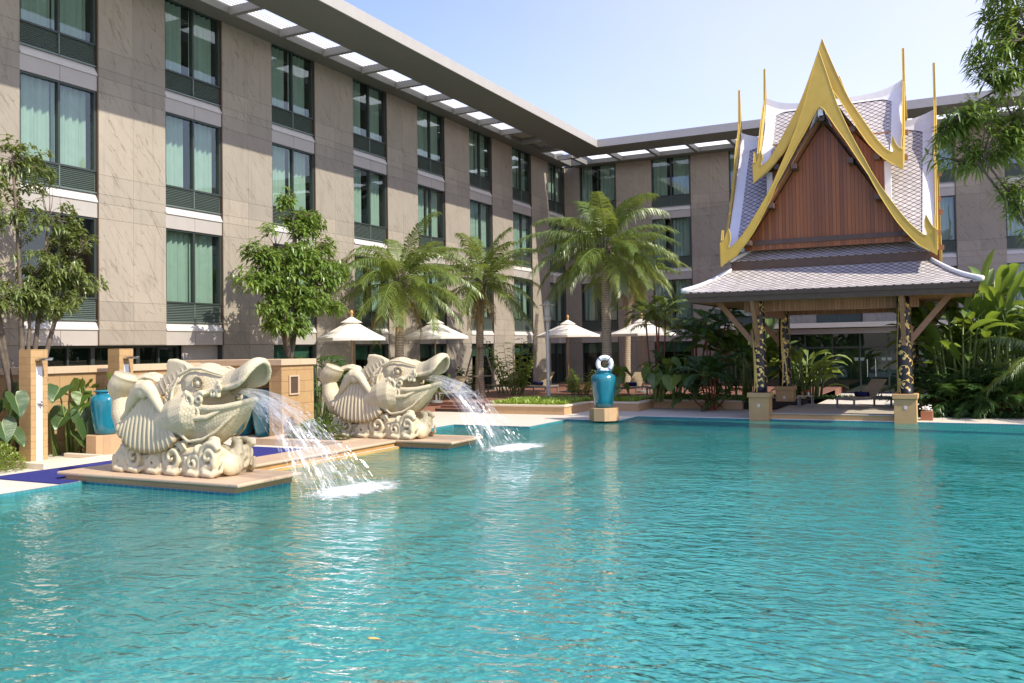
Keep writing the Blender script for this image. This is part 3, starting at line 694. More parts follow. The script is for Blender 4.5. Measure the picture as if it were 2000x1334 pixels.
m.box(XW-DEEP, XW-1.5, 6.0, YW+4, 0, 12.9); m.box(XW-1.5, XW-.02, 6.0, YW, 12.56, 13.0)
for T in TOPS[:2]: m.box(XW-1.5, XW-.13, 6.0, YW, T+.1, T+.35)
m.box(XW-1.5, XW-.05, 6.0, YW, LEDGE+.02, LEDGE+.36); m.box(XW-1.5, XW-.4, 6.0, 6.2, 0, 12.5)
m.build('wall_core', 'frame_dark', LW)
m = MB()
for a in BAYS_L: m = MB(); m.box(XW-.1, XW+.01, a, a+WW, 12.5, 12.8); m.build('head_panel', 'sill', LW)
random.seed(3)
for bi, y in enumerate(BAYS_L):
    for si, T in enumerate(TOPS):
        ol, orr = (1.0, .98) if bi < 2 else random.choice([(.95, .9), (.85, .9), (.95, .8), (.9, .7), (1, .95), (1, .98)])
        if bi == 1 and si == 0: ol, orr = 0, 0
        window(LW, (XW, y, T-2.92), R(90), ol, orr)
        spandrel(LW, (XW, y, T-2.92), R(90), -.405, -.01)
# strip windows beneath the first bays
ys = [8.0, 9.7, 11.4, 13.2, 14.65, 16.1, 17.55, 19.0]
m = MB(); m.box(XW-.5, XW-.3, 13.0, 20.42, 0, 1.9); m.build('plinth_wall', 'ochre_slab', LW)
for k in range(len(ys)-1):
    if ys[k] >= 13: lowwindow(LW, (XW-.35, ys[k], 1.9), R(90), .64, ys[k+1]-ys[k]-.0, 0)
m = MB(); m.box(XW-.62, XW-.5, 13.0, 20.42, 0, LEDGE); m.box(XW-.62, XW, 19.6, 20.42, 0, .02); m.build('recess_back', 'dark_room', LW)
m = MB(); m.box(XW-.3, XW-.25, 19.02, 20.42, 0, LEDGE-.01); m.build('grey_panel', 'spandrel', LW)
for bi, y in enumerate(BAYS_L):
    if bi in (0, 1): continue
    if bi == 2: continue
    lowwindow(LW, (XW-.05, y, .3), R(90), 2.24, WW, .52)
    m = MB(); m.box(XW-.3, XW-.02, y, y+WW, 0, .29); m.build('step', 'coping_pale', LW)
# roof canopy of both wings (mitred at the corner)
CZ0, CZ1 = 12.36, 12.70
LO, LI, LB = -16.27, -18.1, -19.38      # outer edge, inner edge of solid soffit, wall beam
RO_, RI, RB = 42.15, 44.0, 46.2
m = MB()
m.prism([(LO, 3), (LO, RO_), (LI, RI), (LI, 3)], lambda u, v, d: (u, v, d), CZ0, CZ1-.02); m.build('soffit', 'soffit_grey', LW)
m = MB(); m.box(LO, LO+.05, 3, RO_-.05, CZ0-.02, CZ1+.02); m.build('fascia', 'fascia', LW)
m = MB(); m.box(LB-.7, LB, 3, RB, 12.44, 12.9); m.build('wall_beam', 'soffit_grey', LW)
for k in range(18):
    y = 6.9+2.2*k
    if y > 45.6: break
    m = MB(); m.box(LB+.002, LI-.002, y-.09, y+.09, 12.40, 12.65); m.build('cross_beam', 'metal_grey', LW)
m = MB(); x = LB+.03
while x < LI-.0:
    m.quad((x, 4, 12.68), (x+.09, 4, 12.68), (x+.09, 43.9, 12.68), (x, 43.9, 12.68)); m.quad((x+.09, 4, 12.68), (x+.13, 4, 12.655), (x+.13, 43.9, 12.655), (x+.09, 43.9, 12.68)); x += .131
m.build('louvre_roof', 'slat_white', LW)
m = MB(); m.box(-19.8, -18.3, 38.6, 42.2, 12.7, 13.35); m.build('roof_box', 'fascia', LW)

# ---- right wing (faces -Y)
RW = empty('hotel_wing', (0, YW, 0), 'shaded stone clad hotel wing closing the courtyard behind the palms and the sala', 'building')
SPR = stone_spans(BAYS_R, XW+.0, 16.0)
m = MB()
for k, (a, b) in enumerate(SPR): m = MB(); pier_blocks(m, a+(.002 if k == 0 else 0), b, sorted(set([0.0, 1.25, LEDGE]+JZ)), place_r); m.build('stone_pier', 'stone', RW)
m = MB()
for a, b in SPR: m.box(a+.002, b-.002, YW+.062, YW+.4, 0, 13.0)
m.box(XW-1.4, 16, YW+1.5, YW+9, 0, 12.9); m.box(XW, 16, YW+.02, YW+1.5, 12.56, 13.0)
for T in [LEDGE-.1]+TOPS[:2]: m.box(XW, 16, YW+.13, YW+1.5, T+.12, T+.35)
m.build('wall_core', 'frame_dark', RW)
m = MB()
for a in BAYS_R: m = MB(); m.box(a, a+WW, YW-.01, YW+.1, 12.5, 12.8); m.build('head_panel', 'sill', RW)
for bi, x in enumerate(BAYS_R):
    for si, T in enumerate(TOPS):
        ol, orr = random.choice([(.9, .9), (1, .6), (.75, .9), (.6, .95)])
        window(RW, (x, YW, T-2.92), 0, ol, orr); spandrel(RW, (x, YW, T-2.92), 0, -.405, -.01)
    lowwindow(RW, (x, YW+.05, .3), 0, 2.24, WW, .5)
    m = MB(); m.box(x, x+WW, YW+.02, YW+.3, 0, .29); m.build('step', 'coping_pale', RW)
m = MB(); m.prism([(LO+.001, RO_), (16, RO_), (16, RI), (LI+.001, RI)], lambda u, v, d: (u, v, d), CZ0+.001, CZ1-.021); m.build('soffit', 'soffit_grey', RW)
m = MB(); m.box(LO, 16, RO_-.05, RO_, CZ0-.02, CZ1+.02); m.build('fascia', 'fascia', RW)
m = MB(); m.box(LB-.002, 16, RB, RB+.74, 12.441, 12.901); m.build('wall_beam', 'soffit_grey', RW)
for k in range(18):
    x = -18.5+2.1*k
    if x > 15.5: break
    m = MB(); m.box(x-.09, x+.09, RI+.002, RB-.002, 12.40, 12.65); m.build('cross_beam', 'metal_grey', RW)
m = MB(); y = RI+.04
while y < RB-.02:
    m.quad((LI, y, 12.68), (16, y, 12.68), (16, y+.125, 12.675), (LI, y+.125, 12.675)); y += .128
m.build('louvre_roof', 'slat_white', RW)

# ---- glazed entrance lobby in front of the right wing
GE = empty('glass_lobby', (-4.4, 44.2, 0), 'single storey glass lobby with flat canopy behind the wooden sala', 'building')
m = MB(); m.box(-10.4, 2.4, 42.6, 46.9, 3.0, 3.22); m.build('roof_slab', 'fascia', GE)
m = MB(); m.box(-10.3, 2.3, 42.85, 46.9, 2.72, 2.96); m.build('ceiling_band', 'metal_grey', GE)
m = MB(); xs = [-10.2, -9.0, -7.8, -6.6, -5.4, -4.2, -3.0, -1.8, -.6, .6, 2.2]
for x in xs: m.box(x-.035, x+.035, 43.6, 43.72, 0, 2.72)
m.box(-10.2, 2.2, 43.61, 43.71, 2.05, 2.13); m.box(-10.2, 2.2, 43.61, 43.71, 0, .06); m.build('glazing_frame', 'frame_dark', GE)
for k in range(len(xs)-1):
    m = MB(); m.quad((xs[k]+.035, 43.66, .06), (xs[k+1]-.035, 43.66, .06), (xs[k+1]-.035, 43.66, 2.05), (xs[k]+.035, 43.66, 2.05))
    m.quad((xs[k]+.035, 43.66, 2.13), (xs[k+1]-.035, 43.66, 2.13), (xs[k+1]-.035, 43.66, 2.72), (xs[k]+.035, 43.66, 2.72)); m.build('pane', 'glass_low', GE)
for x in (-3.9, -3.55):
    m = MB(); m.tube([(x, 43.5, .75), (x, 43.5, 1.55)], .022, 8); m.box(x-.012, x+.012, 43.5, 43.66, .85, .88); m.box(x-.012, x+.012, 43.5, 43.66, 1.4, 1.43); m.build('door_handle', 'steel', GE)
m = MB()
for x in (-4.45, -4.2, -3.3, -3.05): m.quad((x, 43.595, 1.48), (x+.17, 43.595, 1.48), (x+.17, 43.595, 1.62), (x, 43.595, 1.62))
m.build('glass_markers', 'blind', GE)
m = MB(); z = .1
while z < 2.7:
    m.box(-10.1, -4.8, 44.3, 44.34, z, z+.02); m.box(-2.6, 2.1, 44.3, 44.34, z, z+.02); z += .06
m.build('venetian_blind', 'blind', GE)
m = MB(); m.box(-10.2, 2.2, 46.2, 46.3, 0, 2.72); m.build('back_wall', 'lobby_wall', GE)
m = MB(); m.tube([(-6.9, 38.0, .25), (-5.6, 38.3, .95), (-5.2, 38.35, 1.05), (-5.2, 38.35, .1)], .028, 8); m.tube([(-5.9, 38.2, .78), (-5.9, 38.2, .1)], .022, 8)
tag(m.build('handrail', 'steel'), 'sloping steel handrail seen between the sala pillars', 'handrail')

# ================================================================ SALA (open timber pavilion)
XC, YC = -3.6, 30.6
SA = empty('thai_pavilion', (XC, YC, 0), 'wooden sala with gold bargeboards and scale tiled roof at the far pool edge', 'pavilion')
def sym(pts):
    """mirror a right-hand outline (u>=0) to a closed polygon"""
    return pts
# floor
m = MB(); m.box(-5.42, -1.45, 28.3, 33.05, 0, .14); m.build('base_slab', 'pier_ochre', SA)
m = MB(); m.box(-5.44, -1.43, 28.26, 33.07, .141, .17); m.build('floor', 'floor_paving', SA, bevel=.008)
PX, PY = 2.07, 2.22
def pillar(sx, sy):
    cx, cy = XC+sx*PX, YC+sy*PY
    m = MB(); m.box(cx-.3, cx+.3, cy-.3, cy+.3, -.004 if sy > 0 else -.3, .655); b = m.build('pillar_base', 'pier_ochre', SA, bevel=.008)
    m = MB(); m.box(cx-.34, cx+.34, cy-.34, cy+.34, .656, .80); m.build('cap', 'pier_ochre', b, bevel=.012)
    m = MB(); m.box(cx-.04, cx+.04, cy-.308, cy-.3005, .36, .46); m.cur = 1
    for i in range(3):
        for j in range(3): m.box(cx-.03+i*.022, cx-.014+i*.022, cy-.31, cy-.3081, .37+j*.03, .39+j*.03)
    m.build('light_plate', ['white', 'coping_pale'], b)
    m = MB(); pr = [(.222, .8)]+[(.218-.034*k/10, .8+2.82*k/10) for k in range(11)]; m.lathe(pr, cx, cy, 28)
    p = m.build('pillar', 'black_paint', SA, smooth=True)
    # gold vine: winding stems and heart shaped leaves lying on the shaft
    v = MB(); rr = lambda z: .222-.034*(z-.8)/2.82+.004
    def S3(an, z, off=.0): r_ = rr(z)+off; return (cx+r_*math.cos(an), cy+r_*math.sin(an), z)
    def ribbon(pts, wd):
        prev = None
        for i, (an, z) in enumerate(pts):
            a2, z2 = pts[min(i+1, len(pts)-1)]; a1, z1 = pts[max(i-1, 0)]
            tx, tz = (a2-a1)*.2, z2-z1; L = math.hypot(tx, tz) or 1; nx, nz_ = -tz/L, tx/L; ww = wd(i/(len(pts)-1))
            q = (v.vert(S3(an+nx*ww/.2, z+nz_*ww)), v.vert(S3(an-nx*ww/.2, z-nz_*ww)))
            if prev: v.face((prev[0], prev[1], q[1], q[0]))
            prev = q
    def leaf(an, z, s, rot):
        sh = [(0, 1.15), (.28, .62), (.55, .28), (.62, -.08), (.45, -.38), (.18, -.45), (0, -.3), (-.18, -.45), (-.45, -.38), (-.62, -.08), (-.55, .28), (-.28, .62)]
        c_, s_ = math.cos(rot), math.sin(rot); ctr = v.vert(S3(an, z, .001)); ids = []
        for (a, b) in sh:
            x, y = (a*c_-b*s_)*s, (a*s_+b*c_)*s; ids.append(v.vert(S3(an+x/.2, z+y, .001)))
        for i in range(len(ids)): v.face((ctr, ids[i], ids[(i+1) % len(ids)]))
    rs = random.Random(int(sx*3+sy*7+50)); a0 = -2.1 if sx < 0 else -2.35
    trunk_a = a0-.15 if not (sx < 0 and sy > 0) else a0+.4
    ribbon([(trunk_a+.25*math.sin(z*2.1+sx), z) for z in [.82+.09*i for i in range(30)]], lambda t_: (.055 if sy < 0 else .08)*(1-t_)+.008)
    zz = .95
    while zz < 3.5:
        cen = a0+.55+rs.uniform(-.2, .35); rad = rs.uniform(.10, .15); d_ = rs.choice((-1, 1))
        arc = [(cen+d_*rad/.2*math.cos(t_), zz+.12+rad*math.sin(t_)) for t_ in [(-1.2+3.9*i/16) for i in range(17)]]
        ribbon(arc, lambda t_: .013*(1-.5*t_))
        for k in range(5): leaf(cen+rs.uniform(-.75, .75), zz+rs.uniform(-.02, .34), rs.uniform(.055, .075), rs.uniform(2.3, 4))
        zz += .42
    zz = 1.1
    while zz < 3.4:
        for k in range(3): leaf(a0+2.0+rs.uniform(-.5, .5), zz+rs.uniform(0, .3), .045, rs.uniform(2, 4))
        ribbon([(a0+1.7+.5*math.sin(i*.5), zz+.03*i) for i in range(12)], lambda t_: .01); zz += .5
    v.build('gold_vine', 'gold_leaf', p)
    # brackets
    for dx, dy in ((sx, 0), (0, sy)):
        x0, y0 = cx+dx*.18, cy+dy*.18; ex, ey = cx+dx*1.25, cy+dy*.95
        m = MB(); m.bar((x0, y0, 2.35), (ex, ey, 3.66), .11, .16); m.bar((x0+dx*.02, y0+dy*.02, 2.2), (x0+dx*.02, y0+dy*.02, 2.75), .12, .09, (dx or .01, dy, 0)); m.build('bracket', 'trim_wood', SA)
for sx in (-1, 1):
    for sy in (-1, 1): pillar(sx, sy)
# frieze beams between the pillars and their protruding ends
for sy in (-1, 1): m = MB(); m.box(XC-PX-.42, XC+PX+.42, YC+sy*PY-.07, YC+sy*PY+.07, 3.3, 3.62); m.build('frieze_beam', 'soffit_planks', SA)
for sx in (-1, 1): m = MB(); m.box(XC+sx*PX-.07, XC+sx*PX+.07, YC-PY-.42, YC+PY+.42, 3.18, 3.6); m.build('cross_beam', 'trim_wood', SA)

def ring_roof(hx0, hy0, z0, hx1, hy1, z1, sag, name, n=8, up=.0):
    """hipped skirt from inner half sizes (hx0,hy0,z0) down to the eave (hx1,hy1,z1)"""
    m = MB(); K = 20
    for (ax, sg) in (('y', -1), ('x', 1), ('y', 1), ('x', -1)):
        rows = []
        for i in range(n+1):
            t_ = i/n; hx = hx0+(hx1-hx0)*t_; hy = hy0+(hy1-hy0)*t_; z = z0+(z1-z0)*t_-sag*math.sin(math.pi*t_); row = []
            half = hx if ax == 'y' else hy; d_ = hy if ax == 'y' else hx
            for j in range(K+1):
                u = -half+2*half*j/K; lift = up*(abs(u)/half)**6*t_**3
                p = (XC+u*(-sg if ax == 'y' else 1), YC+sg*d_, z+lift) if ax == 'y' else (XC+sg*d_, YC+u*sg, z+lift)
                row.append((p, (u, t_*math.hypot((hy1-hy0), z1-z0))))
            rows.append(row)
        for i in range(n):
            for j in range(K):
                a, b, c_, d2 = rows[i][j], rows[i+1][j], rows[i+1][j+1], rows[i][j+1]
                m.quad(a[0], b[0], c_[0], d2[0], uv=(a[1], b[1], c_[1], d2[1]))
    o = m.build(name, 'roof_tile', SA); q = o.modifiers.new('solid', 'SOLIDIFY'); q.thickness = .05; q.offset = -1
    # white hips
    for sx in (-1, 1):
        for sy in (-1, 1):
            h = MB(); pts = []
            for i in range(n+1):
                t_ = i/n; pts.append((XC+sx*(hx0+(hx1+.05-hx0)*t_), YC+sy*(hy0+(hy1+.05-hy0)*t_), z0+(z1-z0)*t_-sag*math.sin(math.pi*t_)+.03+up*t_**3))
            h.tube(pts, [.055+.02*(i/n) for i in range(n+1)], 8); h.build('hip_ridge', 'white', o, smooth=True)
    return o
r1 = ring_roof(2.85, 2.42, 4.62, 4.06, 3.54, 3.90, .07, 'lower_roof', up=.04)
r2 = ring_roof(2.15, 1.9, 5.36, 2.78, 2.47, 4.90, .03, 'middle_roof')
for sy in (-1, 1): m = MB(); m.box(XC-2.2, XC+2.2, YC+sy*1.9-.05, YC+sy*1.9+.05, 5.32, 5.42); m.build('roof_band', 'white', r2, bevel=.02)
def frame_ring(hx, hy, z0, z1, hx2, hy2, th_, name, mat):
    m = MB()
    for sy in (-1, 1):
        m.poly([(XC-hx, YC+sy*hy, z1), (XC+hx, YC+sy*hy, z1), (XC+hx2, YC+sy*hy2, z0), (XC-hx2, YC+sy*hy2, z0)])
    for sx in (-1, 1):
        m.poly([(XC+sx*hx, YC-hy, z1), (XC+sx*hx, YC+hy, z1), (XC+sx*hx2, YC+hy2, z0), (XC+sx*hx2, YC-hy2, z0)])
    o = m.build(name, mat, SA); q = o.modifiers.new('solid', 'SOLIDIFY'); q.thickness = .05; q.offset = 0; return o
frame_ring(4.04, 3.53, 3.76, 3.885, 3.99, 3.5, .04, 'eave_fascia', 'fascia_wood')
frame_ring(3.96, 3.46, 3.60, 3.758, 3.9, 3.42, .04, 'lower_fascia', 'fascia_wood')
frame_ring(2.76, 2.455, 4.62, 4.885, 2.86, 2.42, .04, 'middle_fascia', 'fascia_wood')
m = MB(); m.box(XC-3.88, XC+3.88, YC-3.4, YC+3.4, 3.62, 3.66); m.build('soffit', 'soffit_planks', SA)

# upper cruciform roof
def interp(tab, s):
    for (a, za), (b, zb) in zip(tab, tab[1:]):
        if s <= b: return za+(zb-za)*(s-a)/(b-a)
    return tab[-1][1]
PL = [(0, 9.02), (.3, 8.62), (.6, 8.15), (1.0, 7.5), (1.5, 6.72), (2.0, 5.98), (2.5, 5.32), (2.9, 4.93), (3.02, 4.9)]
PU = [(0, 10.1), (.3, 9.6), (.6, 9.1), (1.0, 8.55), (1.4, 8.08), (1.8, 7.72), (2.1, 7.5), (2.16, 7.47)]
def plen(tab, s):
    L = 0; N_ = 20; pz = interp(tab, 0)
    for i in range(1, N_+1):
        x = s*i/N_; z = interp(tab, x); L += math.hypot(s/N_, z-pz); pz = z
    return L
QUAD = []
for ax in (0, 1):
    for sa in (-1, 1):
        for sb in (-1, 1): QUAD.append((ax, sa, sb))
def PT(q, along, across, z):
    ax, sa, sb = q
    return (XC+sa*along, YC+sb*across, z) if ax == 0 else (XC+sb*across, YC+sa*along, z)
def tier(prof, a, name, flare):
    t_m = MB(); w_m = MB(); l_m = MB(); N_ = 14
    for q in QUAD:
        flip = (q[1]*q[2] > 0) == (q[0] == 0)
        for i in range(N_):
            s0, s1 = a*i/N_, a*(i+1)/N_; z0, z1 = interp(prof, s0), interp(prof, s1); l0, l1 = plen(prof, s0), plen(prof, s1); K = 6
            for j in range(K):
                t00, t01 = s0+(a-s0)*j/K, s0+(a-s0)*(j+1)/K; t10, t11 = s1+(a-s1)*j/K, s1+(a-s1)*(j+1)/K
                P_ = [PT(q, t00, s0, z0), PT(q, t10, s1, z1), PT(q, t11, s1, z1), PT(q, t01, s0, z0)]; U_ = [(t00, l0), (t10, l1), (t11, l1), (t01, l0)]
                if flip: P_.reverse(); U_.reverse()
                t_m.quad(*P_, uv=tuple(U_)); l_m.quad(*[(p[0], p[1], p[2]-.05) for p in P_])
            # white verge strip at the gable end
            v0, v1 = a-.34, a-.03
            lo0, lo1 = max(s0, v0), max(s1, v0)
            if lo1 < v1:
                b_ = .05; w_m.quad(PT(q, lo0, s0, z0+b_), PT(q, lo1, s1, z1+b_), PT(q, v1, s1, z1+b_), PT(q, v1, s0, z0+b_))
                w_m.quad(PT(q, lo0, s0, z0-.01), PT(q, lo1, s1, z1-.01), PT(q, lo1, s1, z1+b_), PT(q, lo0, s0, z0+b_))
    o = t_m.build(name, 'roof_tile', SA); l_m.build('roof_lining', 'trim_wood', o)
    # ridges with upswept ends
    for q in QUAD:
        if q[2] < 0: continue
        K = 14; top = []; bot = []
        for i in range(K+1):
            u = (a-.02)*i/K; fl = flare*(u/a)**4; top.append((u, prof[0][1]+.10+fl)); bot.append((u, prof[0][1]-.04))
        out = top+bot[::-1]
        w_m.prism(out, lambda u, v, d: PT(q, u, d, v), -.07, .07)
        # skirt of plaster that hangs over the first tiles
        for sgn in (-1, 1):
            for i in range(K):
                (u0_, zt0), (u1_, zt1) = top[i], top[i+1]; e0 = .10+.22*max(0, (u0_/a-.72)/.28)**1.3; e1 = .10+.22*max(0, (u1_/a-.72)/.28)**1.3
                w_m.quad(PT(q, u0_, 0, zt0-.03), PT(q, u1_, 0, zt1-.03), PT(q, u1_, sgn*e1, interp(prof, e1)+.055), PT(q, u0_, sgn*e0, interp(prof, e0)+.055))
    w_m.build('white_verge', 'white', o)
    return o
tu = tier(PU, 2.12, 'upper_roof', .36); tl = tier(PL, 2.98, 'gable_roof', .36)

# bargeboards
LOUT = [(3.02, 4.7), (3.05, 5.4), (2.93, 5.5), (2.87, 5.60), (2.80, 5.76), (2.76, 5.86), (2.72, 5.70), (2.72, 5.50), (2.77, 5.34), (2.76, 5.27), (2.68, 5.30), (2.57, 5.4), (2.33, 5.65), (2.11, 5.96), (1.85, 6.36), (1.58, 6.8), (1.36, 7.22), (1.17, 7.64), (.98, 8.04), (.81, 8.42), (.66, 8.80), (.51, 9.2), (.42, 9.48), (.34, 9.77), (.22, 10.2), (.10, 10.62), (0.0, 10.95)]
LIN = [(0.0, 9.27), (.10, 9.19), (.31, 8.82), (.48, 8.52), (.68, 8.2), (.98, 7.66), (1.28, 7.13), (1.56, 6.52), (1.87, 5.95), (2.03, 5.68), (2.21, 5.43), (2.38, 5.22), (2.56, 5.01), (2.78, 4.87)]
UOUT = [(2.15, 7.33), (2.17, 7.92), (2.08, 7.98), (2.02, 8.05), (1.95, 8.2), (1.91, 8.36), (1.87, 8.22), (1.86, 8.08), (1.91, 7.94), (1.90, 7.87), (1.82, 7.90), (1.67, 8.03), (1.45, 8.34), (1.24, 8.70), (1.0, 9.12), (.75, 9.56), (.56, 10.0), (.38, 10.47), (.25, 10.82), (.13, 11.16), (0.0, 11.55)]
UIN = [(0.0, 10.08), (.23, 9.98), (.43, 9.67), (.74, 9.09), (.98, 8.62), (1.23, 8.2), (1.45, 7.92), (1.66, 7.70), (1.92, 7.5)]
def barge(out, inn, a, sp):
    zk = inn[0][1] if inn[0][0] == 0 else inn[-1][1]; zk -= .1
    for ax, sg in ((0, -1), (0, 1), (1, -1), (1, 1)):
        m = MB()
        for s_ in (-1, 1):
            # strips between the outer and the inner outline, matched by height
            slim = (lambda u, v: (u*(1-.72*min(1, max(0, (v-zk+.25)/.8))), v)) if ax == 1 else (lambda u, v: (u, v))
            full = [slim(u, v) for u, v in out]+inn
            def fn(u, v, d, s_=s_):
                return (XC+s_*u, YC+sg*(a+d), v) if ax == 0 else (XC+sg*(a+d), YC+s_*u, v)
            m.prism(full, fn, -.026, .026)
            for dd_ in (-.026, .026): m.tube([fn(*slim(u, v), dd_) for u, v in out][1:], .012, 6)
            m.tube([fn(u, v, -.026) for u, v in inn], .014, 6); m.tube([fn(u, v, .026) for u, v in inn], .014, 6)
        if sp:   # slender finial on the apex
            top = out[-1][1]; pts = []
            for i in range(7): pts.append(((XC, YC+sg*a, top-.5+sp*i/6+.0) if ax == 0 else (XC+sg*a, YC, top-.5+sp*i/6)))
            m.tube(pts, [.026, .024, .02, .017, .013, .009, .004], 8)
        m.build('bargeboard', 'gold', SA)
barge(LOUT, LIN, 3.0, 0); barge(UOUT, UIN, 2.14, 0)

# timber gables, purlins
def gable(prof, a, inset, zb, cut, name):
    for ax, sg in ((0, -1), (0, 1), (1, -1), (1, 1)):
        pts = []; xs = [0, .3, .6, 1.0, 1.5, 2.0, 2.5, 2.9]
        r_ = [(x, interp(prof, x)-.12) for x in xs if x <= cut]+[(cut, interp(prof, cut)-.12), (cut, zb)]
        poly = r_+[(-u, v) for u, v in r_[::-1] if u > 0]
        m = MB(); m.prism(poly, (lambda u, v, d: (XC+u, YC+sg*(a-inset+d), v)) if ax == 0 else (lambda u, v, d: (XC+sg*(a-inset+d), YC+u, v)), -.03, .03)
        m.build(name, 'gable_planks' if ax == 0 else 'gable_planks_y', SA)
gable(PL, 3.0, .62, 5.2, 2.42, 'gable_wall'); gable(PU, 2.14, .45, 6.0, 1.72, 'upper_gable_wall')
m = MB(); m.box(XC-1.72, XC+1.72, YC-1.70, YC+1.70, 5.0, 7.62); m.build('core_wall', 'gable_planks', SA)
for sx in (-1, 1):
    for sy in (-1, 1): m = MB(); m.box(XC+sx*1.72-.09, XC+sx*1.72+.09, YC+sy*1.72-.09, YC+sy*1.72+.09, 5.5, 7.7); m.build('corner_strip', 'white', SA)
m = MB(); m.box(XC-2.35, XC+2.35, YC-2.46, YC-2.415, 5.36, 5.50); m.build('gable_rail', 'fascia_wood', SA)
for (u, v, a) in [(.80, 7.62, 3), (1.5, 6.5, 3), (2.22, 5.42, 3), (.03, 8.95, 3), (.80, 8.72, 2.14), (1.45, 7.82, 2.14)]:
    for s_ in ((-1, 1) if u > .1 else (1,)):
        for ax in (0, 1):
            m = MB()
            if ax == 0: m.box(XC+s_*u-.075, XC+s_*u+.075, YC-a+.04, YC+a-.04, v-.08, v+.07)
            else: m.box(XC-a-.12, XC+a+.12, YC+s_*u-.07, YC+s_*u+.07, v-.09, v+.06)
            m.build('purlin', 'fascia_wood' if ax == 0 else 'trim_wood', SA)

# ================================================================ FISH FOUNTAINS
def loft_rings(mb, rings):
    ids = [[mb.vert(p) for p in r_] for r_ in rings]; n = len(ids[0])
    for k in range(len(ids)-1):
        for j in range(n): mb.face((ids[k][j], ids[k][(j+1) % n], ids[k+1][(j+1) % n], ids[k+1][j]))
    mb.face(ids[0][::-1]); mb.face(ids[-1])
def spiral(cx, cy, cz, r0_, r1_, turns, a0, rt0, rt1, side=-1, n=26, tilt=0.0, axis='y'):
    pts = []; rr = []
    for i in range(n+1):
        t = i/n; a = a0+turns*2*math.pi*t; r_ = r0_+(r1_-r0_)*t
        if axis == 'y': pts.append((cx+r_*math.cos(a), cy+side*.05*t, cz+r_*math.sin(a)))
        else: pts.append((cx+.05*t, cy+r_*math.cos(a), cz+r_*math.sin(a)))
        rr.append(rt0+(rt1-rt0)*t)
    return pts, rr
def voxel(mb, name, mat, parent, vox=.02, smooth=6, scaly=False):
    me = bpy.data.meshes.new('tmp'); me.from_pydata(mb.v, [], mb.f); me.update(); o = bpy.data.objects.new('tmp', me); C.objects.link(o)
    r_ = o.modifiers.new('r', 'REMESH'); r_.mode = 'VOXEL'; r_.voxel_size = vox; r_.use_smooth_shade = True
    s_ = o.modifiers.new('s', 'SMOOTH'); s_.iterations = smooth; s_.factor = .5
    dg = bpy.context.evaluated_depsgraph_get(); dg.update(); me2 = bpy.data.meshes.new_from_object(o.evaluated_get(dg)); me2.name = name
    bpy.data.objects.remove(o); o2 = bpy.data.objects.new(name, me2); C.objects.link(o2); me2.materials.clear(); me2.materials.append(M[mat])
    if parent is not None: o2.parent = parent
    me2.polygons.foreach_set('use_smooth', [True]*len(me2.polygons))
    if scaly:
        at = me2.attributes.new('scaly', 'FLOAT', 'POINT'); vals = []
        for v in me2.vertices:
            x, y, z = v.co; s = 0.0
            if x > .15 and z > 1.45 and x < 1.35: s = 1
            elif x > .35 and .55 < z < 1.22: s = 1
            elif x < -1.2 and z < 1.35: s = .8
            elif z < 1.0: s = .35
            else: s = .6
            vals.append(s)
        at.data.foreach_set('value', vals)
    return o2
def S_(tab, x): return interp(tab, x)
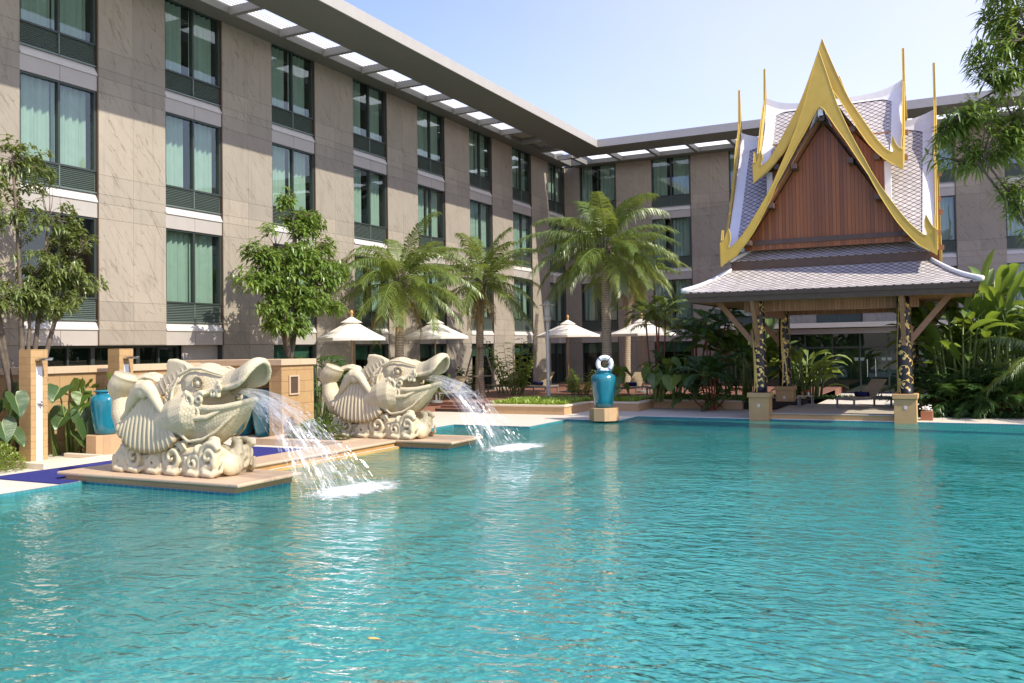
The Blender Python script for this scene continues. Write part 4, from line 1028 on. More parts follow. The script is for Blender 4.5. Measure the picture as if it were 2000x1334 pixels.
def build_fish():
    root = empty('fish_fountain', (0, 0, 0), '', 'fountain', 'carved fish fountains')
    b = MB()
    # trunk of the body with the tail rising at the back
    pts = [(-1.74, 0, 1.72), (-1.79, 0, 1.42), (-1.72, 0, 1.08), (-1.5, 0, .80), (-1.15, 0, .72), (-.75, 0, .80), (-.35, 0, .90), (0, 0, .98), (.3, 0, 1.06), (.58, 0, 1.12), (.8, 0, 1.08)]
    rad = [(.15, .14), (.19, .18), (.23, .25), (.29, .33), (.34, .38), (.38, .45), (.43, .55), (.47, .62), (.5, .69), (.49, .68), (.42, .55)]
    b.tube(pts, rad, 20)
    b.ellipsoid((.55, 0, 1.62), (.50, .42, .36)); b.ellipsoid((.62, 0, 1.80), (.36, .30, .20)); b.ellipsoid((.15, 0, 1.35), (.5, .46, .45))
    # upper beak: an arched hood that flares at its tip
    rings = []
    for (x, zt, zb, hw, th_) in [(.62, 1.96, 1.38, .44, .12), (.85, 1.95, 1.44, .41, .11), (1.05, 1.90, 1.50, .34, .10), (1.25, 1.87, 1.54, .28, .08), (1.42, 1.91, 1.56, .27, .07), (1.58, 1.98, 1.58, .31, .065), (1.70, 2.04, 1.62, .34, .06), (1.80, 2.08, 1.70, .33, .06), (1.88, 2.09, 1.82, .28, .055), (1.94, 2.07, 1.95, .17, .05)]:
        out, inn = [], []
        for k in range(13):
            a = math.pi*k/12; c_, s_ = math.cos(a), math.sin(a)
            out.append((x, hw*c_, zb+(zt-zb)*(s_**.8))); inn.append((x-.02, (hw-th_)*c_, zb-.02*(1-s_)+(zt-zb-th_)*(s_**.8)))
        rings.append(out+inn[::-1])
    loft_rings(b, rings)
    b.ellipsoid((1.93, 0, 2.02), (.07, .16, .06))
    # rolled lip of the upper beak
    for sd_ in (-1, 1):
        b.tube([(.72, sd_*.44, 1.40), (.95, sd_*.40, 1.47), (1.1, sd_*.34, 1.53), (1.28, sd_*.29, 1.55), (1.45, sd_*.29, 1.57), (1.58, sd_*.31, 1.59), (1.70, sd_*.335, 1.63), (1.80, sd_*.32, 1.71), (1.88, sd_*.27, 1.83), (1.95, sd_*.15, 1.96), (1.97, 0, 2.02)], [.07, .065, .055, .05, .045, .045, .045, .045, .045, .045, .045], 10)
    # lower jaw: a deep scoop with a pointed lip
    rings = []
    for (x, zr, zb, hw) in [(.42, 1.26, .42, .48), (.65, 1.20, .44, .48), (.9, 1.16, .54, .45), (1.12, 1.16, .68, .39), (1.32, 1.19, .85, .31), (1.5, 1.24, 1.02, .22), (1.64, 1.28, 1.15, .13), (1.76, 1.33, 1.27, .05)]:
        r_ = []
        for k in range(13):
            a = math.pi+math.pi*k/12; r_.append((x, hw*math.cos(a), zr+(zr-zb)*math.sin(a)))
        for k in range(1, 8): u = 1-2*k/8; r_.append((x, hw*.8*u, zr-.07*(1-u*u)))
        rings.append(r_)
    loft_rings(b, rings)
    for sd_ in (-1, 1):
        b.tube([(.55, sd_*.46, 1.27), (.8, sd_*.45, 1.21), (1.05, sd_*.41, 1.20), (1.3, sd_*.32, 1.22), (1.52, sd_*.21, 1.27), (1.68, sd_*.1, 1.32), (1.8, 0, 1.36)], [.075, .07, .065, .06, .055, .05, .045], 10)
        b.tube([(.35, sd_*.50, .78), (.6, sd_*.50, .62), (.9, sd_*.44, .66), (1.15, sd_*.36, .80), (1.36, sd_*.26, 1.0), (1.55, sd_*.15, 1.2)], [.03, .035, .035, .03, .03, .025], 8)
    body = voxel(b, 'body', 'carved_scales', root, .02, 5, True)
    # relief work: brow, cheek scrolls, eye, gill line
    r_ = MB()
    for sd_ in (-1, 1):
        r_.tube([(.12, sd_*.38, 1.62), (.3, sd_*.40, 1.80), (.55, sd_*.36, 1.90), (.8, sd_*.34, 1.90), (1.05, sd_*.30, 1.83), (1.25, sd_*.26, 1.78)], [.02, .03, .034, .034, .03, .018], 8)
        r_.tube([(.32, sd_*.45, 1.75), (.2, sd_*.49, 1.5), (.18, sd_*.515, 1.25), (.3, sd_*.525, 1.02), (.4, sd_*.5, .85)], [.02, .03, .034, .03, .018], 8)
        for (x, z, ro_, tn, a0, t0) in ((.66, 1.36, .15, 1.5, 2.0, .05), (.90, 1.38, .12, 1.4, .5, .05), (.50, 1.22, .13, 1.4, 4.0, .045), (.78, 1.17, .12, 1.3, 3.0, .045), (1.14, 1.46, .10, 1.2, -.6, .05), (1.28, 1.58, .09, 1.2, 1.6, .04)):
            hw = .50 if x < .7 else (.47 if x < 1 else .36)
            p_, q_ = spiral(x, sd_*hw, z, ro_, .015, tn, a0, t0, .02, sd_); r_.tube(p_, q_, 8)
        r_.tube([(.55, sd_*.5, 1.14), (.75, sd_*.5, 1.03), (1.0, sd_*.45, 1.05), (1.2, sd_*.36, 1.14), (1.36, sd_*.3, 1.24)], [.05, .055, .05, .035, .02], 8)
        for k in range(5):
            p_, q_ = spiral(.02+.02*k, sd_*.49, 1.12+.11*k, .055, .012, 1.3, .3*k, .02, .01, sd_, 16); r_.tube(p_, q_, 6)
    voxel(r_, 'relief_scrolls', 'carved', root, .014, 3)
    for sd_ in (-1, 1):
        e = MB(); rot = Euler((0, R(0), 0)).to_matrix()
        e.ellipsoid((.78, sd_*.385, 1.64), (.115, .045, .10)); 
        for (rr_, th_) in ((.125, .02), (.072, .013)):
            e.tube([(.78+rr_*1.1*math.cos(a), sd_*(.42), 1.64+rr_*.9*math.sin(a)) for a in [2*math.pi*i/20 for i in range(21)]], th_, 8)
        e.ellipsoid((.78, sd_*.43, 1.64), (.05, .03, .045)); e.build('eye', 'carved', root, smooth=True)
        g_ = MB(); g_.ellipsoid((.12, sd_*.52, .98), (.17, .075, .17), 20, 12); g_.tube([(.12+.19*math.cos(a), sd_*.52, .98+.19*math.sin(a)) for a in [2*math.pi*i/24 for i in range(25)]], .028, 8)
        g_.tube([(.12+.10*math.cos(a), sd_*.585, .98+.10*math.sin(a)) for a in [2*math.pi*i/24 for i in range(25)]], .014, 6)
        g_.tube([(.2, sd_*.5, 1.16), (.32, sd_*.5, 1.12), (.36, sd_*.5, 1.0), (.28, sd_*.52, .82)], [.02, .04, .04, .015], 8); g_.build('boss', 'carved', root, smooth=True)
        # shell shaped pectoral fin
        arch = [(-1.22, .94), (-1.05, 1.08), (-.88, 1.25), (-.72, 1.44), (-.56, 1.55), (-.42, 1.55), (-.30, 1.46), (-.18, 1.32), (-.06, 1.18), (.05, 1.04)]
        fr_ = [(-1.30, .84), (-1.16, .66), (-1.0, .52), (-.82, .43), (-.62, .40), (-.42, .39), (-.2, .40), (.0, .44), (.2, .52), (.36, .66)]
        def cl(tab, t):
            k = t*(len(tab)-1); i = min(int(k), len(tab)-2); f = k-i; return (tab[i][0]*(1-f)+tab[i+1][0]*f, tab[i][1]*(1-f)+tab[i+1][1]*f)
        f_ = MB(); NU, NV = 112, 12; front = []; back = []
        for i in range(NU+1):
            t = i/NU; a_ = cl(arch, t); q_ = cl(fr_, t); rib = abs(math.sin(t*math.pi*14)); row = []; rb = []
            for j in range(NV+1):
                s = j/NV; x = a_[0]+(q_[0]-a_[0])*s; z = a_[1]+(q_[1]-a_[1])*s - .035*rib*s*s + .02*s*s
                y = .46+.10*math.sin(s*2.2)+.055*rib*(.3+.7*s); y -= .10*max(0, -x-.9); row.append(f_.vert((x, sd_*y, z))); rb.append(f_.vert((x, sd_*(y-.10-.04*rib), z)))
            front.append(row); back.append(rb)
        for i in range(NU):
            for j in range(NV):
                f_.face((front[i][j], front[i+1][j], front[i+1][j+1], front[i][j+1])); f_.face((back[i][j+1], back[i+1][j+1], back[i+1][j], back[i][j]))
            f_.face((front[i][NV], front[i+1][NV], back[i+1][NV], back[i][NV])); f_.face((back[i][0], back[i+1][0], front[i+1][0], front[i][0]))
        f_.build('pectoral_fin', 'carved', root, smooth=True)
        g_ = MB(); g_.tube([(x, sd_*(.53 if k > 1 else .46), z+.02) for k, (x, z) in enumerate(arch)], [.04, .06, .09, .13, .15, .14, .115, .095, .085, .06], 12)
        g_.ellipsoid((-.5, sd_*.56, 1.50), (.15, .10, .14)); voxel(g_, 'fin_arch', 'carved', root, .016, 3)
    # dorsal fin
    d_ = MB(); out = [(-.80, 1.36), (-.78, 1.55), (-.66, 1.66), (-.52, 1.76), (-.44, 1.86), (-.46, 1.96), (-.40, 2.03), (-.26, 2.04), (-.08, 2.0), (.12, 1.94), (.30, 1.84), (.34, 1.5)]
    d_.prism(out, lambda u, v, d: (u, d*(1.0 if v < 1.7 else .75), v), -.075, .075)
    for k in range(7): x = -.68+.12*k; d_.tube([(x+.18, 0, 1.45+.04*k), (x+.06, 0, 1.62+.05*k), (x-.02, 0, 1.73+.045*k)], [(.085, .02), (.08, .018), (.05, .01)], 8)
    d_.tube([(-.44, 0, 1.93), (-.40, 0, 2.02), (-.25, 0, 2.03), (-.05, 0, 1.99), (.2, 0, 1.9)], [.05, .06, .05, .05, .04], 8)
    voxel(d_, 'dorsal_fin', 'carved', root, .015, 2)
    # tail: a ribbed cup and a long curled fluke
    f_ = MB(); NU, NV = 60, 14; rows = []
    for j in range(NV+1):
        s = j/NV; ph = -.35+2.3*s; row = []
        for i in range(NU):
            a = 2*math.pi*i/NU; rr_ = (.14+.14*math.sin(min(1, s*1.15)*math.pi*.70))*(1+.045*abs(math.sin(a*7)))
            x = -1.80+.30*s**1.6+math.cos(a)*rr_*(1-.15*s); y = -.06*s+math.sin(a)*rr_*1.05; z = 1.30+.46*s+.10*math.sin(a-1.9)*s; row.append(f_.vert((x, y, z)))
        rows.append(row)
    for j in range(NV):
        for i in range(NU): f_.face((rows[j][i], rows[j][(i+1) % NU], rows[j+1][(i+1) % NU], rows[j+1][i]))
    f_.face(rows[0][::-1]); f_.face(rows[-1]); f_.build('tail_cup', 'carved', root, smooth=True)
    g_ = MB(); g_.tube([(-1.72, .10, 1.40), (-1.62, .16, 1.58), (-1.45, .20, 1.70), (-1.22, .22, 1.76), (-1.0, .22, 1.72), (-.84, .21, 1.62), (-.76, .2, 1.50)], [(.12, .10), (.16, .07), (.18, .06), (.18, .055), (.16, .05), (.12, .04), (.05, .03)], 14)
    for k in (-1, 0, 1): g_.tube([(-1.6, .17+k*.07, 1.64), (-1.45, .20+k*.09, 1.755), (-1.22, .22+k*.09, 1.81), (-1.0, .22+k*.08, 1.77), (-.86, .21+k*.05, 1.66)], .014, 6)
    voxel(g_, 'tail_fluke', 'carved', root, .016, 2)
    # curling waves under the fish
    w_ = MB(); w_.box(-1.42, 1.15, -.42, .42, 0, .34); w_.ellipsoid((0, 0, .38), (1.25, .44, .24))
    rs = random.Random(5)
    for sd_ in (-1, 1):
        for k, x in enumerate([-1.27, -.86, -.34, .16, .70, 1.08]):
            R0 = [.17, .25, .19, .29, .21, .25][k]; zc = [.22, .31, .22, .33, .25, .36][k]
            p_, q_ = spiral(x, sd_*.43, zc, R0, .02, 1.9, [2.6, .6, 2.9, .4, 2.7, .5][k], .062, .03, sd_*1.4, 40); w_.tube(p_, q_, 10)
            p_, q_ = spiral(x+.03, sd_*.42, zc-.03, R0*1.42, R0*.9, .45, [3.4, 2.6, 3.6, 2.8, 3.2, 2.4][k], .05, .03, sd_, 14); w_.tube(p_, q_, 8)
            w_.tube([(x-.2, sd_*.43, .03), (x-.06, sd_*.50, .08), (x+.12, sd_*.50, .05), (x+.26, sd_*.42, .12), (x+.3, sd_*.38, .3)], [.04, .06, .055, .045, .03], 8)
            for q in range(3): w_.tube([(x-.26+.05*q, sd_*(.40+.02*q), .02+.03*q), (x-.20+.05*q, sd_*.45, .2+.06*q), (x-.06+.05*q, sd_*.46, .36+.05*q), (x+.12, sd_*.44, .42+.04*q)], [.03, .032, .03, .018], 6)
    for k, y in enumerate([-.3, .0, .3]):
        p_, q_ = spiral(1.18, y, .26+.06*(k % 2), .19, .03, 1.5, 2.6 if k % 2 else .5, .085, .04, 1, 28, axis='x'); w_.tube(p_, q_, 10)
    w_.tube([(1.0, -.32, .3), (1.15, -.36, .48), (1.13, -.34, .64), (.98, -.32, .68), (.9, -.31, .58)], [.12, .11, .09, .07, .04], 10)
    w_.tube([(1.12, .05, .3), (1.28, .08, .42), (1.26, .1, .58), (1.12, .1, .64)], [.12, .10, .08, .05], 10)
    w_.ellipsoid((1.28, -.08, .2), (.14, .28, .2)); w_.ellipsoid((.98, -.44, .1), (.13, .09, .12))
    for k in range(22):
        w_.ellipsoid((rs.uniform(-1.35, 1.2), rs.choice((-1, 1))*rs.uniform(.36, .46), rs.uniform(.38, .56)), (rs.uniform(.05, .1), .07, rs.uniform(.05, .09)))
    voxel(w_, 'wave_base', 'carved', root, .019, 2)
    return root
fish = build_fish()
FISH1, FISH2 = (-12.6, 11.85, .15), (-12.88, 18.42, .15)
fish.location = FISH1; fish.scale = (.93, .96, .985); fish['label'] = 'cream carved fish fountain nearest the camera, beak open over the pool'
dup(fish, FISH2, 0, 'cream carved fish fountain farther back, beside the grey lamp post and loungers')

def jet(loc, label, seed):
    rs = random.Random(seed); t = empty('water_jet', loc, label, 'water jet', 'water jets from the fish mouths')
    ox, oy, oz = loc; g_ = 9.8
    for li in range(4):
        m = MB(); vx = 3.75-.27*li+rs.uniform(-.05, .05); x0 = 1.32-.05*li; z0 = 1.50-.03*li; NU, NV = 28, 34; rows = []; seedv = rs.uniform(0, 50)
        T_ = math.sqrt(2*(z0+.2)/g_)
        for j in range(NV+1):
            s = j/NV; t_ = T_*s; row = []
            for i in range(NU+1):
                u = i/NU; n_ = mnoise.noise(Vector((u*3.2+seedv, s*1.6, li))); n2 = mnoise.noise(Vector((u*9+seedv, s*4, li+7)))
                vv = vx*(1+.12*n_*s)*(1-.10*abs(u-.5)); y = (-.15+.30*u)+(-.55+2.0*u)*t_*(1-.12*li)*.85
                row.append(m.vert((ox+x0+vv*t_+.05*n2*s, oy+y+.04*n2*s, oz+z0+.25*t_*(1-s)-.5*g_*t_*t_+.045*n_+.06*n2*s)))
            rows.append(row)
        for j in range(NV):
            for i in range(NU):
                uv = ((i/NU+li*.37, j/NV), ((i+1)/NU+li*.37, j/NV), ((i+1)/NU+li*.37, (j+1)/NV), (i/NU+li*.37, (j+1)/NV))
                m.face((rows[j][i], rows[j][i+1], rows[j+1][i+1], rows[j+1][i]), uv)
        m.build('water_sheet', 'jet', t, smooth=True)
    m = MB()
    for k in range(800):
        u = rs.random(); t0 = rs.uniform(.10, .60)**.8; vx = rs.uniform(2.3, 3.9); vz = rs.uniform(-.1, .35)
        y0 = -.17+.34*u; vy = (-.55+2.0*u)*.85+rs.gauss(0, .12); L = rs.uniform(.006, .022); x0 = 1.4; z0 = rs.uniform(1.36, 1.5)
        p_ = []
        for tt in (t0, t0+L): p_.append((ox+x0+vx*tt, oy+y0+vy*tt, oz+z0+vz*tt-.5*g_*tt*tt))
        if p_[1][2] < -.05: continue
        m.tube(p_, rs.uniform(.0015, .004), 4)
    m.build('droplets', 'drop', t)['kind'] = 'stuff'
    # boiling foam where the jet lands
    fo = MB(); cx, cy = ox+3.45, oy+.4; NR, NA = 16, 64; rings = []
    for j in range(NR+1):
        r_ = j/NR; row = []
        for i in range(NA):
            a = 2*math.pi*i/NA; x = cx+r_*.75*math.cos(a); y = cy+r_*1.35*math.sin(a); h = .045*(1-r_)*(1+mnoise.noise(Vector((x*6, y*6, seed)))*1.6)
            row.append(fo.vert((x, y, -.045+max(0, h))))
        rings.append(row)
    for j in range(NR):
        for i in range(NA): fo.face((rings[j][i], rings[j+1][i], rings[j+1][(i+1) % NA], rings[j][(i+1) % NA]), ((j/NR, 0), ((j+1)/NR, 0), ((j+1)/NR, 0), (j/NR, 0)))
    f_ = fo.build('foam', 'foam', t, smooth=True)
    m = MB(); tag_splash = True
    for k in range(260):
        a = rs.uniform(0, 6.28); r_ = rs.random()**.5; x = cx+r_*.6*math.cos(a); y = cy+r_*1.15*math.sin(a); z = -.04+abs(rs.gauss(0, .07))*(1-r_*.5); dx, dz = rs.uniform(-.5, .5), rs.uniform(.5, 1.2); L = rs.uniform(.01, .03)
        m.tube([(x, y, z), (x+dx*L, y+rs.uniform(-.5, .5)*L, z+dz*L)], rs.uniform(.002, .005), 4)
    m.build('splash', 'drop', t)['kind'] = 'stuff'
jet(FISH1, 'white water jet from the front fish, landing in the near foam patch', 3)
jet(FISH2, 'white water jet from the rear fish, landing in the far foam patch', 9)

# ================================================================ SHOWERS, WALLS, JARS
def shower(x, y, label):
    t = empty('shower_column', (x, y, 0), label, 'shower', 'poolside showers')
    m = MB(); m.box(x-.2, x+.2, y-.2, y+.2, 0, 2.42); m.build('column', 'ochre_tile', t, bevel=.006)
    m = MB(); m.box(x+.201, x+.212, y-.075, y+.06, .02, 1.36); m.box(x+.201, x+.212, y-.075, y+.06, 1.365, 2.05); m.build('marble_strip', 'white', t)
    m = MB(); m.box(x+.2, x+.55, y-.10, y+.06, 2.18, 2.215); m.box(x+.26, x+.62, y-.07, y+.03, 2.216, 2.235); m.build('spout', 'steel', t, bevel=.004)
    m = MB(); m.ellipsoid((x+.222, y, 1.25), (.03, .065, .07)); m.tube([(x+.22, y, 1.25), (x+.3, y, 1.25)], .022, 10); m.tube([(x+.28, y, 1.25), (x+.285, y+.02, 1.18)], .012, 6); m.build('valve', 'steel', t, smooth=True)
    return t
shower(-18.05, 12.72, 'ochre tiled shower column at far left, beside the clipped bush')
shower(-18.1, 15.02, 'ochre tiled shower column behind the raised tail of the front fish')
t = empty('shower_basin', (-17.2, 13, 0), 'low pale stone shower basin in front of the left shower column', 'basin')
m = MB(); m.box(-17.9, -16.5, 11.85, 12.0, 0, .12); m.box(-16.62, -16.5, 12.0, 15.6, 0, .12); m.box(-17.85, -16.62, 13.3, 13.42, 0, .12); m.build('rim', 'coping_pale', t, bevel=.01)
m = MB(); m.box(-17.84, -16.63, 12.01, 13.29, 0, .03); m.build('tray', 'coping_pale', t)

def stone_wall(name, x0, x1, y0, y1, h, label, cap=.06, capz=.16, mat='ochre_rough'):
    t = empty(name, ((x0+x1)/2, (y0+y1)/2, 0), label, 'wall')
    m = MB(); m.box(x0, x1, y0, y1, 0, h-capz); m.build('wall_body', mat, t)
    m = MB(); m.box(x0-cap, x1+cap, y0-cap, y1+cap, h-capz+.001, h); m.build('coping', 'coping', t, bevel=.01); return t
stone_wall('planter_wall', -19.75, -18.85, 13.0, 18.2, 2.02, 'ochre stone planter wall behind the shower columns, under the strip windows')
stone_wall('planter_wall', -20.0, -18.6, 9.2, 11.55, 2.0, 'short ochre stone wall cut off by the left edge of the picture')
w3 = empty('planter_wall', (-17.9, 19, 0), 'ochre split stone planter with a framed niche under the leafy tree', 'wall')
m = MB(); m.box(-16.42, -16.0, 18.3, 19.6, 0, 1.929); m.box(-19.75, -18.4, 18.3, 19.6, 0, 1.929); m.box(-18.399, -16.421, 18.301, 19.599, 1.5, 1.928); m.box(-18.399, -16.421, 19.2, 19.598, 0, 1.499); m.build('wall_body', 'ochre_rough', w3)
m = MB(); m.box(-19.81, -15.94, 18.24, 19.66, 1.93, 2.09); m.build('coping', 'coping', w3, bevel=.01)
m = MB(); m.box(-15.995, -15.96, 18.57, 18.62, 1.14, 1.66); m.box(-15.995, -15.96, 18.92, 18.97, 1.14, 1.66); m.box(-15.995, -15.96, 18.62, 18.92, 1.62, 1.66); m.box(-15.995, -15.96, 18.62, 18.92, 1.14, 1.18); m.build('niche_frame', 'coping', w3)
m = MB(); m.box(-15.998, -15.985, 18.621, 18.919, 1.181, 1.619); m.build('niche', 'frame_brown', w3)
t = empty('vent_grille', (-17.4, 19.0, 0), 'black lattice vent between two blue jars behind the front fish', 'vent')
m = MB(); m.box(-17.62, -17.57, 18.98, 19.06, .3, 1.15); m.box(-17.15, -17.1, 18.98, 19.06, .3, 1.15); m.box(-17.57, -17.15, 18.98, 19.06, 1.1, 1.15); m.box(-17.57, -17.15, 18.98, 19.06, .3, .35); m.build('frame', 'coping', t)
m = MB()
for k in range(6): m.box(-17.56+.07*k, -17.54+.07*k, 18.99, 19.01, .36, 1.09)
for k in range(11): m.box(-17.56, -17.16, 19.01, 19.03, .38+.065*k, .395+.065*k)
m.box(-17.56, -17.16, 19.05, 19.07, .36, 1.09); m.build('lattice', 'vent', t)

JPROF = [(.20, 0), (.235, .04), (.27, .25), (.30, .50), (.325, .72), (.335, .82), (.33, .87), (.30, .93), (.25, .965), (.215, .98), (.205, 1.0), (.215, 1.03), (.245, 1.045), (.25, 1.06), (.235, 1.075), (.20, 1.07), (.19, 1.0), (.2, .9)]
def jar(x, y, z, s, label, ped=None, oct_=True, pl=None):
    if ped:
        m = MB(); m.lathe([(ped, 0), (ped, z-.0)], x, y, 8 if oct_ else 4); o = m.build('stone_pedestal', 'ochre_slab', bevel=.008); o.data.transform(Matrix.Translation((x, y, 0)) @ Matrix.Rotation(R(22.5 if oct_ else 45), 4, 'Z') @ Matrix.Translation((-x, -y, 0)))
        tag(o, pl, 'pedestal')
    m = MB(); m.lathe([(r_*s*1.09, zz*s) for r_, zz in JPROF], x, y, 40, True, z+.001); o = m.build('glazed_jar', 'glaze', smooth=True); tag(o, label, 'jar', 'turquoise glazed jars'); return o
jar(-17.36, 14.0, .49, .92, 'turquoise glazed jar on a stone block behind the tail of the front fish', .42, True, 'ochre stone block under the turquoise jar near the showers')
jar(-10.02, 26.2, .40, 1.08, 'turquoise glazed jar by the pool corner with the life ring above it', .46, True, 'octagonal ochre pedestal at the pool corner under the jar with the life ring')
jar(-17.95, 18.85, .0, 1.2, 'blue glazed jar half hidden left of the black vent lattice'); jar(-16.95, 18.8, .0, 1.2, 'blue glazed jar half hidden right of the black vent lattice')
# life ring
t = empty('life_ring', (-9.98, 26.3, 1.7), 'white life ring with blue bands resting on the turquoise jar', 'life ring')
def ringpt(a, r_=.205): q = Vector((r_*math.cos(a), 0, r_*math.sin(a))); return Matrix.Rotation(R(15), 3, 'Z') @ q + Vector((-9.98, 26.22, 1.755))
m = MB(); m.tube([ringpt(2*math.pi*i/32) for i in range(33)], .075, 14, cap=False); m.build('buoy', 'ring_white', t, smooth=True)
for k in range(4):
    a = math.pi/4+k*math.pi/2; m = MB(); m.tube([ringpt(a+d*.07) for d in (-1, 0, 1)], .0785, 14); m.build('band', 'strap_blue', t, smooth=True)

# planters with ground cover, front zig-zag
def outline_planter(pts, h, label, th_=.22):
    t = empty('stone_planter', (pts[0][0], pts[0][1], 0), label, 'planter'); m = MB(); c_ = MB()
    for (a, b) in zip(pts, pts[1:]):
        a, b = Vector((a[0], a[1], 0)), Vector((b[0], b[1], 0)); d = (b-a).normalized(); n = Vector((-d.y, d.x, 0))
        L = (b-a).length; e = d*.0
        x0, x1 = sorted((a.x, b.x)); y0, y1 = sorted((a.y, b.y))
        if abs(d.x) > .5: m.box(x0-.0, x1+.0, y0, y0+th_, 0, h-.07); c_.box(x0-.03, x1+.03, y0-.03, y0+th_, h-.069, h)
        else: m.box(x0-th_, x0-.002, y0+th_+.001, y1-.001, 0, h-.071); c_.box(x0-th_, x0+.03, y0+th_+.002, y1-.032, h-.068, h-.001)
    m.build('wall_body', 'ochre_slab', t); c_.build('coping', 'coping_pale', t, bevel=.008); return t
outline_planter([(-15.1, 27.9), (-12.1, 27.9), (-12.1, 30.2), (-10.25, 30.2), (-10.25, 31.9), (-7.0, 31.9)], .33, 'zigzag ochre stone planter with bright ground cover behind the jar and life ring')
outline_planter([(-7.2, 33.9), (-5.2, 33.9)], .34, 'low ochre planter edge just behind the sala floor'); 
outline_planter([(-1.3, 33.6), (3.4, 33.6)], .34, 'low ochre planter edge at the right of the sala under the banana clump')
m = MB(); m.prism([(-15.1, 28.1), (-12.3, 28.1), (-12.3, 30.4), (-10.45, 30.4), (-10.45, 32.1), (-5.0, 32.1), (-5.0, 41), (-13, 41), (-13, 33.5), (-15.1, 33.5)], lambda u, v, d: (u, v, d), .004, .27); m.build('planting_soil', 'soil', kind='structure')
m = MB(); m.box(-1.3, 9, 33.8, 41, .004, .26); m.build('planting_soil', 'soil', kind='structure')
# timber sun deck with two steps
t = empty('timber_deck', (-17.4, 33, 0), 'reddish brown timber sun deck with two steps under the parasols', 'deck')
m = MB(); m.box(-20.0, -15.15, 29.0, 46.5, .0, .30); m.build('deck_boards', 'deck_wood', t)
m = MB(); m.box(-15.149, -5.0, 33.6, 46.5, .0, .299); m.build('deck_extension', 'deck_wood', t)
m = MB(); m.box(-20.0, -15.15, 28.6, 28.999, 0, .2); m.box(-17.4, -15.15, 28.2, 28.599, 0, .11); m.box(-20, -17.4, 27.2, 28.599, 0, .199); m.box(-20, -17.0, 26.6, 27.199, 0, .11); m.build('step', 'deck_wood', t)

# ================================================================ PARASOLS, LOUNGERS, TOWELS, LAMP
def parasol(x, y, z, rad, label, rz, edge=2.32):
    t = empty('parasol', (x, y, z), label, 'parasol', 'cream parasols on the sun deck', rz)
    T = Matrix.Identity(4); n = 8
    m = MB(); ap = edge+.62
    for k in range(n):
        a0, a1 = 2*math.pi*k/n, 2*math.pi*(k+1)/n
        P0, P1 = Vector((rad*math.cos(a0), rad*math.sin(a0), edge)), Vector((rad*math.cos(a1), rad*math.sin(a1), edge)); A = Vector((0, 0, ap)); K = 6
        for j in range(K):
            def pt(a, b, s): p = A.lerp(a.lerp(b, .5) if False else a, s); return p
            s0, s1 = j/K, (j+1)/K; sag = lambda s: -.03*math.sin(math.pi*s)
            q = [A.lerp(P0, s0)+Vector((0, 0, sag(s0))), A.lerp(P0, s1)+Vector((0, 0, sag(s1))), A.lerp(P1, s1)+Vector((0, 0, sag(s1))), A.lerp(P1, s0)+Vector((0, 0, sag(s0)))]
            if j == 0: m.poly([q[0], q[1], q[2]])
            else: m.quad(*q)
        mm = (P0+P1)/2; m.quad(P0, P0-Vector((0, 0, .09)), P1-Vector((0, 0, .09)), P1)
    m.build('canopy', 'canvas', t, world=False)
    m = MB()
    for k in range(n):
        a0, a1 = 2*math.pi*k/n, 2*math.pi*(k+1)/n; r_ = .36
        m.poly([(0, 0, ap+.08), (r_*math.cos(a0), r_*math.sin(a0), ap-.13), (r_*math.cos(a1), r_*math.sin(a1), ap-.13)])
    m.build('vent_cap', 'canvas', t, world=False)
    m = MB(); m.tube([(0, 0, 0), (0, 0, ap+.05)], .028, 12); m.build('pole', 'pole_wood', t, world=False, smooth=True)
    m = MB(); m.lathe([(.03, 0), (.06, .03), (.03, .06), (.055, .10), (.065, .14), (.05, .19), (.015, .22)], 0, 0, 16, True, ap+.06); m.build('finial', 'finial_wood', t, world=False, smooth=True)
    for k in range(n):
        a = 2*math.pi*k/n; m = MB(); m.bar((.05*math.cos(a), .05*math.sin(a), edge-.05), (rad*.62*math.cos(a), rad*.62*math.sin(a), edge+.15), .02, .03); m.bar((0, 0, ap-.05), ((rad-.03)*math.cos(a), (rad-.03)*math.sin(a), edge-.035), .02, .025); m.build('rib', 'pole_wood', t, world=False)
    m = MB(); m.lathe([(.26, 0), (.26, .06), (.05, .1), (.045, .3), (.03, .3)], 0, 0, 24); m.build('base', 'metal_grey', t, world=False)
parasol(-17.6, 23.48, .3, 1.12, 'nearest cream parasol, left of the first palm and above the rear fish tail', .1, 2.40)
parasol(-17.6, 28.6, .3, 1.26, 'cream parasol between the first two palm trunks', .3, 2.46)
parasol(-15.6, 36.5, .3, 1.42, 'bright cream parasol directly behind the grey lamp post', .39, 2.52)
parasol(-12.35, 37.0, .3, 1.46, 'cream parasol at right, half hidden by the palms left of the sala', .2, 2.52)

